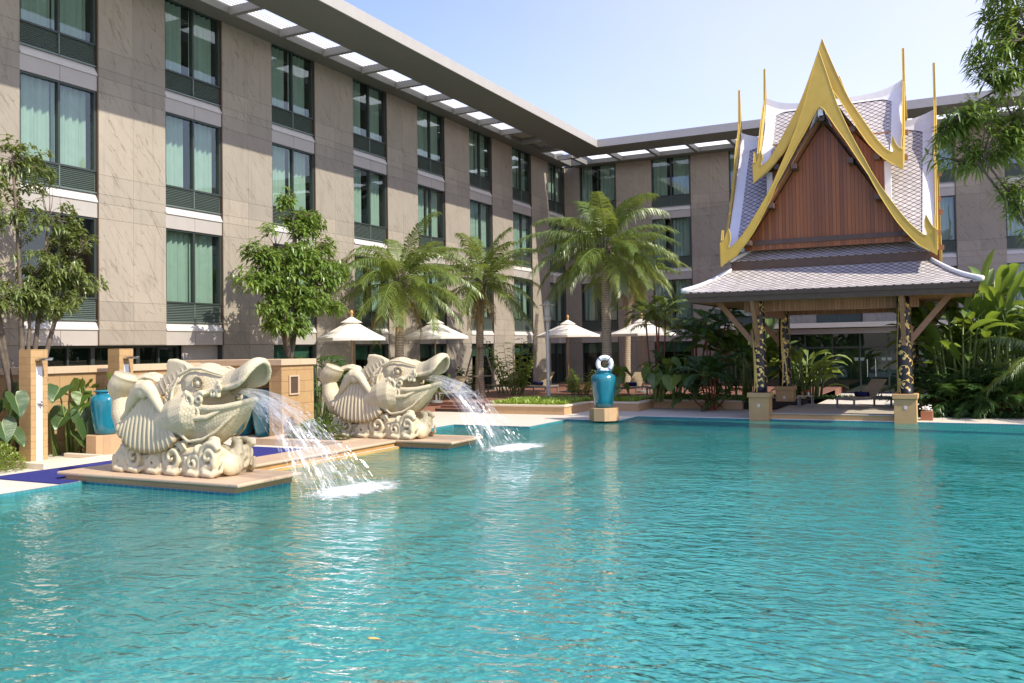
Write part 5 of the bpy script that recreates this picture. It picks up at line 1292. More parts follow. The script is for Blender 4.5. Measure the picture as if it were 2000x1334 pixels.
def make_lounger():
    t = empty('sun_lounger', (0, 0, 0), '', 'sun lounger', 'slatted sun loungers with rolled towels')
    m = MB(); W, L = .66, 1.95
    for sy in (-1, 1): m.box(-L/2, L/2, sy*W/2-.02, sy*W/2+.02, .27, .33)
    m.box(-L/2, -L/2+.04, -W/2+.02, W/2-.02, .27, .33); m.box(L/2-.04, L/2, -W/2+.02, W/2-.02, .27, .33); m.build('frame', 'metal_grey', t, world=False, bevel=.004)
    for sx in (-1, 1):
        for sy in (-1, 1): m = MB(); m.box(sx*(L/2-.06)-.025, sx*(L/2-.06)+.025, sy*(W/2)-.024, sy*(W/2)+.024, 0, .268); m.build('leg', 'metal_grey', t, world=False)
    m = MB(); x = -L/2+.05
    while x < .12: m.box(x, x+.052, -W/2+.03, W/2-.03, .335, .355); x += .066
    m.build('seat_slats', 'lounger_wood', t, world=False)
    m = MB(); a = R(42); d = Vector((math.cos(a), 0, math.sin(a))); o_ = Vector((.16, 0, .35)); n = Vector((-math.sin(a), 0, math.cos(a))); s = 0
    while s < .80:
        p = o_+d*s; q = o_+d*(s+.052)
        m.bar(p+Vector((0, -W/2+.03, 0)), p+Vector((0, W/2-.03, 0)), .052, .02, n); s += .066
    for sy in (-1, 1): m.bar(o_+Vector((-.0, sy*.25, -.02))-n*.02, o_+d*.82+Vector((0, sy*.25, 0))-n*.03, .03, .03, n)
    m.build('backrest', 'lounger_wood', t, world=False)
    m = MB(); m.bar((.62, -.2, .3), (.55, -.2, .7), .02, .02); m.bar((.62, .2, .3), (.55, .2, .7), .02, .02); m.build('prop', 'metal_grey', t, world=False)
    return t
M['lounger_wood'] = simple('weathered_slats', (.42, .33, .20), .65, 0, .2, 12)
def make_towel():
    m = MB(); n = 22; m.tube([(0, -.24, 0), (0, -.235, 0), (0, .235, 0), (0, .24, 0)], [.05, .082, .082, .05], n)
    for k in range(3): m.tube([(.0, -.242, 0), (.0, .242, 0)], .03+.018*k, 16)
    o = m.build('rolled_towel', 'navy', smooth=True); return o
lounger = make_lounger(); towel = make_towel()
LG = [(-16.6, 35.6, .3, R(80), 'slatted lounger just left of the grey lamp post'),
      (-18.6, 36.3, .3, R(80), 'slatted lounger beside the staked palm, left of the pair by the lamp post'),
      (-18.1, 30.4, .3, R(78), 'slatted lounger half hidden by the beak of the rear fish'),
      (-12.2, 35.2, .3, R(80), 'slatted lounger behind the large leaves right of the life ring'),
      (-10.9, 35.6, .3, R(76), 'slatted lounger in the sun behind the small red stemmed palms'),
      (-2.95, 31.6, .17, R(57), 'brown slatted lounger under the sala roof')]
TW = ['rolled navy towel on the lounger just left of the lamp post', 'rolled navy towel on the lounger beside the staked palm', 'rolled navy towel seen behind the water of the rear fish', 'rolled navy towel on the lounger behind the life ring jar',
      'rolled navy towel on the sunlit lounger right of the large leaves', 'rolled navy towel on the lounger inside the sala']
for k, (x, y, z, rz, lb) in enumerate(LG):
    if k == 0: lo = lounger; lo.location = (x, y, z); lo.rotation_euler = (0, 0, rz); lo['label'] = lb
    else: dup(lounger, (x, y, z), rz, lb)
    d = Vector((math.cos(rz), math.sin(rz), 0))*(-.12)
    if k == 0: tw_ = towel
    else: tw_ = towel.copy(); C.objects.link(tw_)
    tw_.location = (x+d.x, y+d.y, z+.355+.082); tw_.rotation_euler = (0, 0, rz); tag(tw_, TW[k], 'towel', 'rolled navy towels')
t = empty('side_table', (-4.75, 31.2, .17), 'small slatted side table holding a flower and a cup inside the sala', 'table')
m = MB(); m.box(-5.0, -4.5, 31.0, 31.45, .53, .565); m.build('table_top', 'lounger_wood', t, bevel=.004)
for a in (-4.98, -4.55):
    for b in (31.02, 31.4): m = MB(); m.box(a, a+.035, b, b+.035, .17, .529); m.build('leg', 'metal_grey', t)
m = MB(); m.lathe([(.03, 0), (.045, .02), (.05, .12), (.045, .12), (.03, .03)], -4.85, 31.2, 16, True, .566); tag(m.build('cup', 'terracotta', smooth=True), 'small terracotta cup on the sala side table', 'cup')
t = empty('flower_vase', (-4.65, 31.2, .566), 'tiny vase with red flowers on the sala side table', 'vase')
m = MB(); m.lathe([(.03, 0), (.035, .06), (.015, .1), (.02, .12)], -4.65, 31.2, 16, True, .566); m.build('vase', 'white', t, smooth=True)
m = MB(); rs = random.Random(2)
for k in range(26): c_ = Vector((-4.65+rs.gauss(0, .035), 31.2+rs.gauss(0, .035), .72+rs.gauss(0, .03))); m.ellipsoid(c_, (.022, .018, .012), 6, 4)
m.build('flowers', 'petal_red', t)
# white flowers in a wooden trough by the sala
t = empty('flower_trough', (-1.0, 28.9, 0), 'small brown box of white flowers standing right of the sala pillar', 'flower box')
m = MB(); m.box(-1.16, -.84, 28.75, 29.2, .0, .26); m.build('trough', 'terracotta', t, bevel=.008)
m = MB()
for k in range(40): m.ellipsoid((-1.0+rs.gauss(0, .08), 28.95+rs.gauss(0, .1), .34+rs.gauss(0, .04)), (.03, .03, .018), 6, 4)
m.build('flowers', 'petal_white', t)
# lamp post
t = empty('lamp_post', (-15.75, 34.1, 0), 'slim grey lamp post with a wide disc cap beside the second parasol', 'lamp post')
lx, ly = -14.95, 32.9
t.location = (lx, ly, 0); ORG[t.name] = Vector((lx, ly, 0))
m = MB(); m.lathe([(.085, .0), (.075, .3), (.07, 3.1), (.07, 3.35)], lx, ly, 16); m.build('post', 'lampgrey', t, smooth=True)
m = MB(); m.lathe([(.07, 3.33), (.13, 3.36), (.16, 3.44), (.16, 3.50), (.1, 3.52)], lx, ly, 20); m.build('collar', 'lampgrey', t, smooth=True)
m = MB()
for k in range(6): a = k*math.pi/3; m.tube([(lx+.12*math.cos(a), ly+.12*math.sin(a), 3.5), (lx+.12*math.cos(a), ly+.12*math.sin(a), 4.0)], .01, 6)
m.build('cage', 'lampgrey', t)
m = MB(); m.lathe([(.085, 3.52), (.085, 3.98)], lx, ly, 20); m.build('lens', 'ring_white', t, smooth=True)
m = MB(); m.lathe([(.12, 3.98), (.31, 3.99), (.31, 4.01), (.13, 4.06), (.12, 4.13), (.05, 4.16), (.04, 4.2)], lx, ly, 28); m.build('cap', 'lampgrey', t, smooth=True)

# ================================================================ VEGETATION
def leafblade(m, base, d, length, width, droop, up=Vector((0, 0, 1)), seg=2, fold=.18):
    """small folded leaf; two halves, seg pieces long"""
    d = d.normalized(); side = d.cross(up)
    if side.length < 1e-3: side = Vector((1, 0, 0))
    side.normalize(); nrm = side.cross(d).normalized(); p = Vector(base); prev = None; wd = [0, 1.0, .72, 0] if seg == 3 else [.12, 1.0, 0]
    n = len(wd)-1
    for k in range(n+1):
        s = k/n; c_ = p+d*length*s-Vector((0, 0, 1))*droop*length*s*s; w_ = width*wd[k]*.5
        a = m.vert(c_+side*w_+nrm*w_*fold*2); b = m.vert(c_); e = m.vert(c_-side*w_+nrm*w_*fold*2)
        if prev:
            m.face((prev[0], prev[1], b, a)); m.face((prev[1], prev[2], e, b))
        prev = (a, b, e)
def tapered(m, pts, r0_, r1_, n=7):
    k = len(pts)-1; m.tube(pts, [r0_+(r1_-r0_)*i/k for i in range(k+1)], n)
def bend(p0, p1, rs, amp, n=5):
    p0, p1 = Vector(p0), Vector(p1); out = []; off = Vector((rs.gauss(0, amp), rs.gauss(0, amp), rs.gauss(0, amp*.5)))
    for i in range(n+1): s = i/n; out.append(p0.lerp(p1, s)+off*math.sin(math.pi*s))
    return out
def broad_tree(loc, label, trunks, blobs, nclump, leaf, mat, seed, name='leafy_tree', cat='tree', trunk_r=.09, nleaf=14, group=None, bark='bark', lw=(.30, .42), twig=.014):
    """trunks: list of (x,y,z) end points of main limbs; blobs: crown ellipsoids (cx,cy,cz,rx,ry,rz)"""
    rs = random.Random(seed); t = empty(name, loc, label, cat, group); L = Vector(loc)
    tr = MB(); limbs = []
    for k, e in enumerate(trunks):
        st = L+Vector((rs.uniform(-.05, .05), rs.uniform(-.05, .05), 0)); pts = bend(st, L+Vector(e), rs, .12, 7); tapered(tr, pts, trunk_r*rs.uniform(.8, 1.1), .018, 8); limbs += pts[2:]
    cr = MB(); tot = sum(b[3]*b[4]*b[5] for b in blobs)
    for b in blobs:
        n = max(3, int(nclump*b[3]*b[4]*b[5]/tot)); c0 = L+Vector(b[:3])
        for _ in range(n):
            v = Vector((rs.gauss(0, 1), rs.gauss(0, 1), rs.gauss(0, 1))).normalized()*(rs.random()**.42)
            c_ = c0+Vector((v.x*b[3], v.y*b[4], v.z*b[5])); nb = min(limbs, key=lambda q: (q-c_).length+max(0, q.z-c_.z)*.8)
            if rs.random() < .45: tapered(tr, bend(nb, c_, rs, .06, 3), twig, .004, 4)
            if nleaf: ax = (c_-nb); ax = ax.normalized() if ax.length > .05 else Vector((0, 0, 1))
            ax = (ax+Vector((0, 0, .5))).normalized()
            for j in range(nleaf):
                a = j*2.4+rs.uniform(-.4, .4); u = ax.orthogonal().normalized(); w_ = ax.cross(u); f = rs.uniform(.1, 1)
                d = (u*math.cos(a)+w_*math.sin(a))*(1.0)+ax*rs.uniform(-.1, .7)
                leafblade(cr, c_-ax*leaf*1.1*f, d, leaf*rs.uniform(.7, 1.25), leaf*rs.uniform(*lw), rs.uniform(.15, .6), seg=2)
    tr.build('trunk', bark, t, smooth=True); cr.build('crown', mat, t); return t
# tree by the left shower
broad_tree((-18.75, 12.95, 0), 'open branching olive green tree at the left edge, behind the shower column',
    [(-.2, -.9, 6.0), (.2, .5, 5.4), (.3, 1.1, 4.6), (.3, -1.3, 4.4), (.1, -.3, 6.6), (.2, .1, 4.0)],
    [(.2, .2, 3.9, .6, 1.1, .5), (.1, .3, 6.5, .35, .6, .6), (0, -.9, 6.2, .4, .5, .6), (0, -.2, 6.9, .3, .4, .4), (.2, 1.2, 5.2, .4, .5, .4), (.25, .25, 3.55, .7, 1.05, .42), (.35, 1.35, 4.0, .5, .65, .30), (.3, .4, 4.35, .6, .9, .35), (.25, 1.0, 5.0, .4, .5, .35), (.1, -.9, 5.4, .5, .55, .55), (.2, .1, 5.4, .45, .5, .45), (.3, -1.3, 4.5, .5, .5, .6), (.0, -.2, 6.1, .35, .4, .35), (.2, .95, 5.6, .3, .3, .28), (.3, -.9, 3.6, .5, .6, .35)], 700, .16, 'leaf_olive', 11, nleaf=12, trunk_r=.095)
# tree in the niche planter
broad_tree((-17.6, 20.45, 1.9), 'dense bright green tree growing from the niche planter behind the front fish',
    [(0, -.5, 3.4), (.1, .5, 4.4), (.2, 1.2, 3.2), (0, .2, 4.9), (.1, -1.0, 2.8), (.0, .3, 3.6)],
    [(.1, 2.0, 2.9, .45, .65, .35), (.1, -1.75, 2.45, .45, .6, .35), (.1, -1.5, 3.3, .4, .5, .3), (.2, 1.85, 1.8, .5, .65, .3), (.1, 1.7, 3.7, .4, .5, .3), (.1, -.9, 1.7, .5, .6, .3), (.2, -.25, 1.25, .65, 1.05, .36), (.2, .35, 2.0, .75, 1.15, .5), (.1, -.75, 2.55, .65, .95, .50), (.3, 1.15, 2.75, .6, .9, .55), (.1, .1, 3.25, .75, 1.15, .5), (.1, -1.15, 3.15, .5, .5, .3), (.0, .75, 4.25, .55, .75, .5), (.0, -.1, 4.75, .35, .35, .5), (.1, 1.35, 4.45, .3, .4, .28), (.2, -.85, 4.0, .35, .4, .2)], 900, .22, 'leaf_tree', 5, nleaf=11, trunk_r=.085)
# foreground overhanging tree at the right edge
broad_tree((4.15, 25.4, 0), 'dark tree with whorled narrow leaves reaching in from the right edge',
    [(-3.6, -.6, 6.8), (-2.2, -1.3, 9.6), (-3.2, .1, 8.6), (-2.4, -.3, 5.2), (-1.6, 0, 11.0), (-4.4, -.5, 7.8), (-3.0, -.8, 11.2)],
    [(-3.9, -.3, 7.2, 1.1, .7, .55), (-3.6, -.4, 8.0, 1.0, .8, .5), (-3.2, -.5, 9.4, .9, .8, .7), (-2.9, -.3, 10.6, .9, .8, .8), (-2.7, -.4, 6.0, .8, .6, .55), (-2.4, -.3, 8.6, .9, .8, .8), (-2.9, -.6, 11.4, .7, .8, .7), (-2.2, -.2, 4.9, .7, .5, .4), (-4.3, -.2, 7.7, .5, .5, .3), (-2.6, -.4, 7.4, .8, .7, .6)], 520, .34, 'leaf_tree', 8, nleaf=14, trunk_r=.10, name='overhanging_tree', lw=(.16, .22), twig=.03)

# palms
def pinnate(m, st, base, az, el, length, curl, nl, ll, lw, rs, hang=.55, stalk=.16, stem_r=.018):
    """arching frond: rachis in st, leaflets in m"""
    p = Vector(base); d = Vector((math.cos(az)*math.cos(el), math.sin(az)*math.cos(el), math.sin(el))); N_ = 14; step = length/N_; pts = [p.copy()]; dirs = [d.copy()]
    tw = rs.uniform(-.12, .12)
    for i in range(N_):
        s = (i+1)/N_; hz = Vector((math.cos(az+tw*s), math.sin(az+tw*s), 0)); e2 = el-curl*s**1.35
        d = hz*math.cos(e2)+Vector((0, 0, math.sin(e2))); p = p+d*step; pts.append(p.copy()); dirs.append(d.copy())
    st.tube(pts, [stem_r*(1-.85*i/N_)+.002 for i in range(N_+1)], 5)
    for k in range(nl):
        s = stalk+(1-stalk)*k/(nl-1); f = s*N_; i = min(int(f), N_-1); q = pts[i].lerp(pts[i+1], f-i); d = dirs[i].lerp(dirs[i+1], f-i).normalized()
        side = d.cross(Vector((0, 0, 1)));
        if side.length < .05: side = Vector((-math.sin(az), math.cos(az), 0))
        side.normalize(); nrm = side.cross(d)
        prof = math.sin(min(1, (s-stalk)/(1-stalk)*1.1+.18)*math.pi*.86)**.6
        for sg in (-1, 1):
            dd = (side*sg*rs.uniform(.85, 1.1)+d*(.45+.5*s)+nrm*rs.uniform(.0, .3)).normalized(); L_ = ll*prof*rs.uniform(.85, 1.1); h_ = hang*rs.uniform(.7, 1.4)
            w_ = lw*.5; wv = d.cross(dd).cross(dd).normalized()*w_ if False else d*w_
            a0_, b0_ = m.vert(q-wv*.5), m.vert(q+wv*.5); c1 = q+dd*L_*.5-Vector((0, 0, h_*L_*.16)); a1_, b1_ = m.vert(c1-wv), m.vert(c1+wv); tip = m.vert(q+dd*L_*(.95-.25*h_)-Vector((0, 0, h_*L_*.62)))
            m.face((a0_, b0_, b1_, a1_)); m.face((a1_, b1_, tip))
def palm(loc, hgt, label, nf, fl, seed, lean=(0, 0), mat='leaf_palm', r0_=.19, r1_=.13, ll=.70, name='coconut_palm', nl=66, cat='palm', group='palms along the sun deck', trunkmat='palm_trunk', elmin=-.35, elmax=1.4, lw=.042, sc=1.0, curl=(.8, 1.65)):
    rs = random.Random(seed); L = Vector(loc); t = empty(name, loc, label, cat, group); tr = MB(); N_ = 22; pts = []; rr = []
    for i in range(N_+1):
        s = i/N_; pts.append(L+Vector((lean[0]*s*s, lean[1]*s*s, hgt*s))); rr.append(r1_+(r0_-r1_)*(1-s)**1.5+(.06*max(0, 1-s*9))+(.03 if i % 2 else 0)*.3)
    tr.tube(pts, rr, 16); tr.build('trunk', trunkmat, t, smooth=True); top = pts[-1]
    m = MB(); st = MB()
    for k in range(nf):
        u = (k+.5)/nf; az = k*2.39996+rs.uniform(-.2, .2); el = elmax+(elmin-elmax)*u**.85+rs.uniform(-.12, .12)
        pinnate(m, st, top+Vector((math.cos(az)*.08, math.sin(az)*.08, .15-.2*u)), az, el, fl*rs.uniform(.85, 1.08), rs.uniform(*curl)*(1.0-.25*u), nl, ll, lw, rs, hang=rs.uniform(.5, 1.0))
    m.build('fronds', mat, t); st.build('frond_stalks', 'stalk', t)
    if name == 'coconut_palm':
        dm = MB(); ds_ = MB()
        for k in range(4): pinnate(dm, ds_, top-Vector((0, 0, .15)), rs.uniform(0, 6.28), rs.uniform(-1.0, -.5), fl*rs.uniform(.5, .75), rs.uniform(.5, .9), 34, ll*.7, lw, rs, hang=1.2)
        dm.build('dry_fronds', 'leaf_dry', t); ds_.build('dry_stalks', 'bark', t)
    cb = MB()   # fibrous leaf bases under the crown
    for k in range(16):
        a = k*2.4; e = .35*r1_+.0; cb.tube([top+Vector((math.cos(a)*r1_*.7, math.sin(a)*r1_*.7, -.45+.02*k)), top+Vector((math.cos(a)*(r1_*1.7), math.sin(a)*(r1_*1.7), -.1+.02*k)), top+Vector((math.cos(a)*(r1_*1.3), math.sin(a)*(r1_*1.3), .2+.02*k))], [.05, .055, .03], 6)
    cb.build('leaf_bases', 'bark', t, smooth=True)
    return t
def stakes(x, y, z, h, label, s=.62):
    t = empty('palm_stakes', (x, y, z), label, 'stakes', 'wooden stakes bracing palms')
    m = MB()
    for k in range(4): a = .5+k*math.pi/2; m.tube([(x+s*math.cos(a), y+s*math.sin(a), z), (x+.2*math.cos(a), y+.2*math.sin(a), z+h)], .035, 7)
    m.build('pole', 'pale_bark', t, smooth=True)
    m = MB()
    for k in range(4):
        a = .5+k*math.pi/2; b = a+math.pi/2
        for (q, zz) in ((.24, h-.06), (.45, h*.42)): m.tube([(x+q*1.25*math.cos(a), y+q*1.25*math.sin(a), z+zz), (x+q*1.25*math.cos(b), y+q*1.25*math.sin(b), z+zz)], .028, 6)
    m.build('crosspiece', 'pale_bark', t, smooth=True)
palm((-17.75, 26.4, .3), 4.35, 'coconut palm between the first two parasols', 32, 2.75, 1, (0, .15))
stakes(-17.75, 26.4, .3, 1.75, 'wooden stakes bracing the palm between the first two parasols')
palm((-17.5, 31.8, .3), 4.75, 'slender coconut palm with braced trunk, second from the left', 30, 2.7, 2, (.05, .2))
stakes(-17.5, 31.8, .3, 2.1, 'wooden stakes around the second palm beside the loungers', .8)
palm((-12.3, 32.6, .3), 5.75, 'tallest coconut palm with a pale trunk behind the life ring', 34, 3.05, 3, (0, -.1), r0_=.22, r1_=.15, ll=.92, nl=84, lw=.036)
palm((-14.45, 40.9, .3), 5.6, 'shorter coconut palm close behind the tallest one', 24, 2.6, 4, (.25, .3), ll=.7)
# slim red stemmed palms between the tall palm and the sala
def clump_palm(loc, label, stems, hts, fl, seed, spread=.5, mat='leaf_dark'):
    rs = random.Random(seed); L = Vector(loc); t = empty('clumping_palm', loc, label, 'small palm', 'slim clumping palms left of the sala'); tr = MB(); m = MB(); st = MB()
    for k in range(stems):
        a = rs.uniform(0, 6.28); h = rs.uniform(*hts); b = L+Vector((math.cos(a)*.15, math.sin(a)*.15, 0)); e = b+Vector((math.cos(a)*spread*rs.random(), math.sin(a)*spread*rs.random(), h)); tr.tube(bend(b, e, rs, .05, 6), [.035, .035, .032, .03, .03, .035, .03], 8)
        for j in range(9): pinnate(m, st, e, j*2.4+rs.uniform(-.3, .3), 1.25-1.2*j/9+rs.uniform(-.1, .1), fl*rs.uniform(.8, 1.1), rs.uniform(.9, 1.5), 24, fl*.30, .05, rs, .5, .25, .012)
    tr.build('stems', 'red_stem', t, smooth=True); m.build('fronds', mat, t); st.build('frond_stalks', 'stalk', t); return t
clump_palm((-10.6, 33.6, .27), 'clumping palm with a tall crown just right of the tallest coconut palm', 4, (2.6, 3.7), 1.3, 21, mat='leaf_palm')
clump_palm((-9.3, 33.9, .27), 'clumping red stemmed palm in front of the sunlit lounger', 4, (2.2, 3.1), 1.15, 22)
clump_palm((-8.3, 33.0, .27), 'clumping palm nearest the left eave of the sala', 5, (1.6, 2.9), 1.1, 23)
clump_palm((-8.0, 31.3, .0), 'low bushy palm with red bases touching the left sala pillar', 7, (.3, 1.4), 1.2, 24, .5)
clump_palm((-9.6, 32.6, .27), 'low palm clump behind the planter corner left of the sala', 6, (.3, 1.2), 1.1, 25, .5)
# big leafed plants
def bigleaf(m, st, base, az, el, stalk, length, width, rs, droop=.7, twist=0, ragged=0.0):
    p = Vector(base); d = Vector((math.cos(az)*math.cos(el), math.sin(az)*math.cos(el), math.sin(el))); q = p+d*stalk
    st.tube([p, p.lerp(q, .5)+Vector((0, 0, stalk*.04)), q], [.026, .02, .014], 6); N_ = 9; side = Vector((-math.sin(az), math.cos(az), 0)); c_ = q.copy(); prev = None; e2 = el
    side = (side*math.cos(twist)+Vector((0, 0, 1))*math.sin(twist)).normalized(); ph = rs.uniform(0, 6)
    for i in range(N_+1):
        s = i/N_; w_ = width*.5*(math.sin(math.pi*min(1, s*.93+.06))**.62)*(1 if s < .97 else .25); e2 = el-droop*s**1.4; dd = Vector((math.cos(az)*math.cos(e2), math.sin(az)*math.cos(e2), math.sin(e2)))
        if i: c_ = c_+dd*length/N_
        nr = side.cross(dd).normalized();
        if nr.z < 0: nr = -nr
        wob = .04*width*math.sin(i*2.1+ph)
        ids = [m.vert(c_+side*w_+nr*(w_*.35+wob)), m.vert(c_+side*w_*.5+nr*w_*.10), m.vert(c_), m.vert(c_-side*w_*.5+nr*w_*.10), m.vert(c_-side*w_+nr*(w_*.35-wob))]
        if prev:
            for k in range(4): m.face((prev[k], prev[k+1], ids[k+1], ids[k]), ((-1+.5*k, (i-1)/N_), (-.5+.5*k, (i-1)/N_), (-.5+.5*k, i/N_), (-1+.5*k, i/N_)))
        prev = ids
def banana_clump(loc, label, n, hts, leng, wid, seed, name='banana_plant', spread=.9, mat='leaf_banana', cat='plant', elr=(.5, 1.5), group=None):
    rs = random.Random(seed); L = Vector(loc); t = empty(name, loc, label, cat, group); m = MB(); st = MB()
    for k in range(n):
        a = rs.uniform(0, 6.28); r_ = spread*rs.random(); b = L+Vector((math.cos(a)*r_, math.sin(a)*r_, 0)); h = rs.uniform(*hts); az = a+rs.uniform(-.9, .9); e = b+Vector((math.cos(az)*.12*h, math.sin(az)*.12*h, h)); st.tube([b, b.lerp(e, .5), e], [.045, .035, .025], 7)
        for j in range(rs.choice((2, 3, 3, 4))):
            bigleaf(m, st, e-Vector((0, 0, rs.uniform(0, .4)*h)), az+rs.uniform(-1.4, 1.4), rs.uniform(*elr), leng*rs.uniform(.25, .45), leng*rs.uniform(.75, 1.15), wid*rs.uniform(.8, 1.15), rs, rs.uniform(.3, 1.3), rs.uniform(-.5, .5))
    m.build('leaves', mat, t, smooth=True); st.build('stems', 'stalk', t, smooth=True); return t
banana_clump((.0, 31.9, .27), 'tall banana clump right of the sala roof edge', 24, (1.4, 3.2), 1.45, .33, 31, spread=.9, elr=(.2, 1.35))
banana_clump((1.7, 32.3, .27), 'tallest banana clump at the right edge of the picture', 26, (1.6, 3.9), 1.55, .36, 32, spread=1.0, elr=(.5, 1.5))
banana_clump((.9, 34.2, .27), 'shaded banana clump behind the two clumps at the right', 14, (1.2, 2.4), 1.4, .36, 33, spread=1.0)
banana_clump((-5.3, 34.6, .27), 'lime green broad leafed clump between the two left sala pillars', 26, (.4, 1.8), .8, .24, 34, 'heliconia_plant', .7, elr=(.0, 1.3), mat='leaf_lime_big')
banana_clump((-7.2, 33.9, .27), 'tall broad leafed clump left of the front left sala pillar', 24, (1.0, 2.4), 1.1, .36, 35, 'heliconia_plant', .9, elr=(.3, 1.4))
banana_clump((-.6, 33.2, .27), 'low dark broad leafed plants between the right sala pillar and the bananas', 20, (.2, 1.2), 1.1, .28, 36, 'heliconia_plant', .9, mat='leaf_dark_big', elr=(0, 1.2))
palm((2.5, 30.6, .0), 1.4, 'arching palm with fine fronds at the right picture edge', 16, 2.6, 38, name='areca_palm', r0_=.09, r1_=.07, ll=.55, cat='palm', group=None, elmin=.1, nl=60, mat='leaf_palm')
clump_palm((-.3, 30.9, .0), 'dark fountain shaped palm at the foot of the bananas', 8, (.1, .6), 1.5, 39, .5)['group'] = 'slim clumping palms'
clump_palm((1.0, 31.1, .0), 'dark low palm at the foot of the tallest bananas', 8, (.1, .9), 1.5, 40, .6)['group'] = 'slim clumping palms'

def eleph(m, st, base, az, reach, hgt, size, rs):
    """heart shaped leaf hanging from the top of a long stalk"""
    p = Vector(base); q = p+Vector((math.cos(az)*reach, math.sin(az)*reach, hgt)); st.tube([p, p.lerp(q, .5)+Vector((-math.cos(az)*reach*.18, -math.sin(az)*reach*.18, hgt*.06)), q], [.028, .022, .014], 6)
    tilt = rs.uniform(.5, 1.35); d = Vector((math.cos(az)*math.cos(tilt), math.sin(az)*math.cos(tilt), -math.sin(tilt))); side = Vector((-math.sin(az), math.cos(az), 0)); nr = side.cross(d); nr = nr if nr.z > 0 else -nr; ph = rs.uniform(0, 6)
    rows = [(-.42, [.20, .52]), (-.30, [.10, .62]), (-.12, [0, .66]), (.08, [0, .64]), (.3, [0, .56]), (.52, [0, .43]), (.72, [0, .29]), (.88, [0, .15]), (1.02, [0, .02])]
    for sg in (-1, 1):
        prev = None
        for i, (s, (a, b)) in enumerate(rows):
            ids = []
            for k in range(4):
                u = a+(b-a)*k/3; ids.append(m.vert(q+d*s*size+side*sg*u*size+nr*(u*size*.28+.03*size*math.sin(i*1.9+k+ph)-.12*size*s*s)))
            if prev:
                for k in range(3): m.face((prev[k], prev[k+1], ids[k+1], ids[k]), ((k/3, (i-1)/8), ((k+1)/3, (i-1)/8), ((k+1)/3, i/8), (k/3, i/8)))
            prev = ids
def elephant(loc, label, n, hts, size, seed, spread=.35, mat='leaf_banana'):
    n = int(n*1.5); size *= .88
    rs = random.Random(seed); L = Vector(loc); t = empty('elephant_ear_plant', loc, label, 'plant', 'elephant ear plants'); m = MB(); st = MB()
    for k in range(n):
        a = k*2.4+rs.uniform(-.3, .3); b = L+Vector((math.cos(a)*spread*.5*rs.random(), math.sin(a)*spread*rs.random(), 0)); eleph(m, st, b, a, rs.uniform(.15, .6), rs.uniform(*hts), size*rs.uniform(.7, 1.15), rs)
    m.build('leaves', mat, t, smooth=True); st.build('stalks', 'stalk', t, smooth=True)
elephant((-18.45, 13.9, 0), 'dark elephant ear plant between the left shower and the turquoise jar', 15, (.4, 1.6), .55, 51, .8, 'leaf_dark_big')
elephant((-18.5, 14.6, .1), 'elephant ear plant with light green top leaves behind the turquoise jar', 9, (.9, 1.65), .5, 52, .5)
elephant((-18.5, 12.1, 0), 'elephant ear plant left of the shower column', 12, (.4, 1.45), .5, 53, .5, 'leaf_dark_big')
elephant((-9.25, 31.4, .27), 'bright elephant ear plant just right of the life ring', 6, (.7, 1.45), .52, 54, .4, 'leaf_lime_big')
elephant((-9.9, 31.3, .27), 'dark elephant ear plant directly behind the turquoise jar with the ring', 7, (.7, 1.6), .5, 55, .4, 'leaf_banana')
elephant((-11.6, 31.2, .27), 'elephant ear plant left of the jar with the life ring', 8, (.5, 1.35), .42, 56, .4)
# ginger and leafy shrubs
def ginger(loc, label, n, hts, ll, seed, spread=.6, mat='leaf_lime', name='ginger_plant', cat='plant', lw=.27):
    n = int(n*1.6)
    rs = random.Random(seed); L = Vector(loc); t = empty(name, loc, label, cat, None); m = MB(); st = MB()
    for k in range(n):
        a = rs.uniform(0, 6.28); b = L+Vector((math.cos(a)*spread*rs.random(), math.sin(a)*spread*rs.random(), 0)); h = rs.uniform(*hts); e = b+Vector((math.cos(a)*h*.35, math.sin(a)*h*.35, h)); pts = bend(b, e, rs, .06, 5); st.tube(pts, [.018, .016, .014, .012, .01, .006], 5)
        for j in range(13):
            s = .2+.8*j/12; f = s*5; i = min(int(f), 4); q = pts[i].lerp(pts[i+1], f-i); az = a+math.pi/2*(1 if j % 2 else -1)+rs.uniform(-.4, .4); d = Vector((math.cos(az), math.sin(az), rs.uniform(.3, .9))); leafblade(m, q, d, ll*rs.uniform(.8, 1.1), ll*lw, rs.uniform(.3, .7), seg=3)
    m.build('leaves', mat, t); st.build('stems', 'stalk', t); return t
ginger((-17.3, 34.6, .3), 'tall leafy ginger plant behind the pair of loungers', 16, (1.2, 2.4), .48, 61)
ginger((-18.6, 33.2, .3), 'leafy ginger plant by the stakes of the second palm', 10, (.9, 1.6), .42, 62, mat='leaf_dark')
ginger((-18.6, 29.6, .3), 'green shrub seen just behind the beak of the rear fish', 12, (.5, 1.3), .34, 63)
ginger((-14.2, 35.0, .27), 'low green shrub between the lamp post and the life ring', 12, (.4, 1.1), .36, 64)
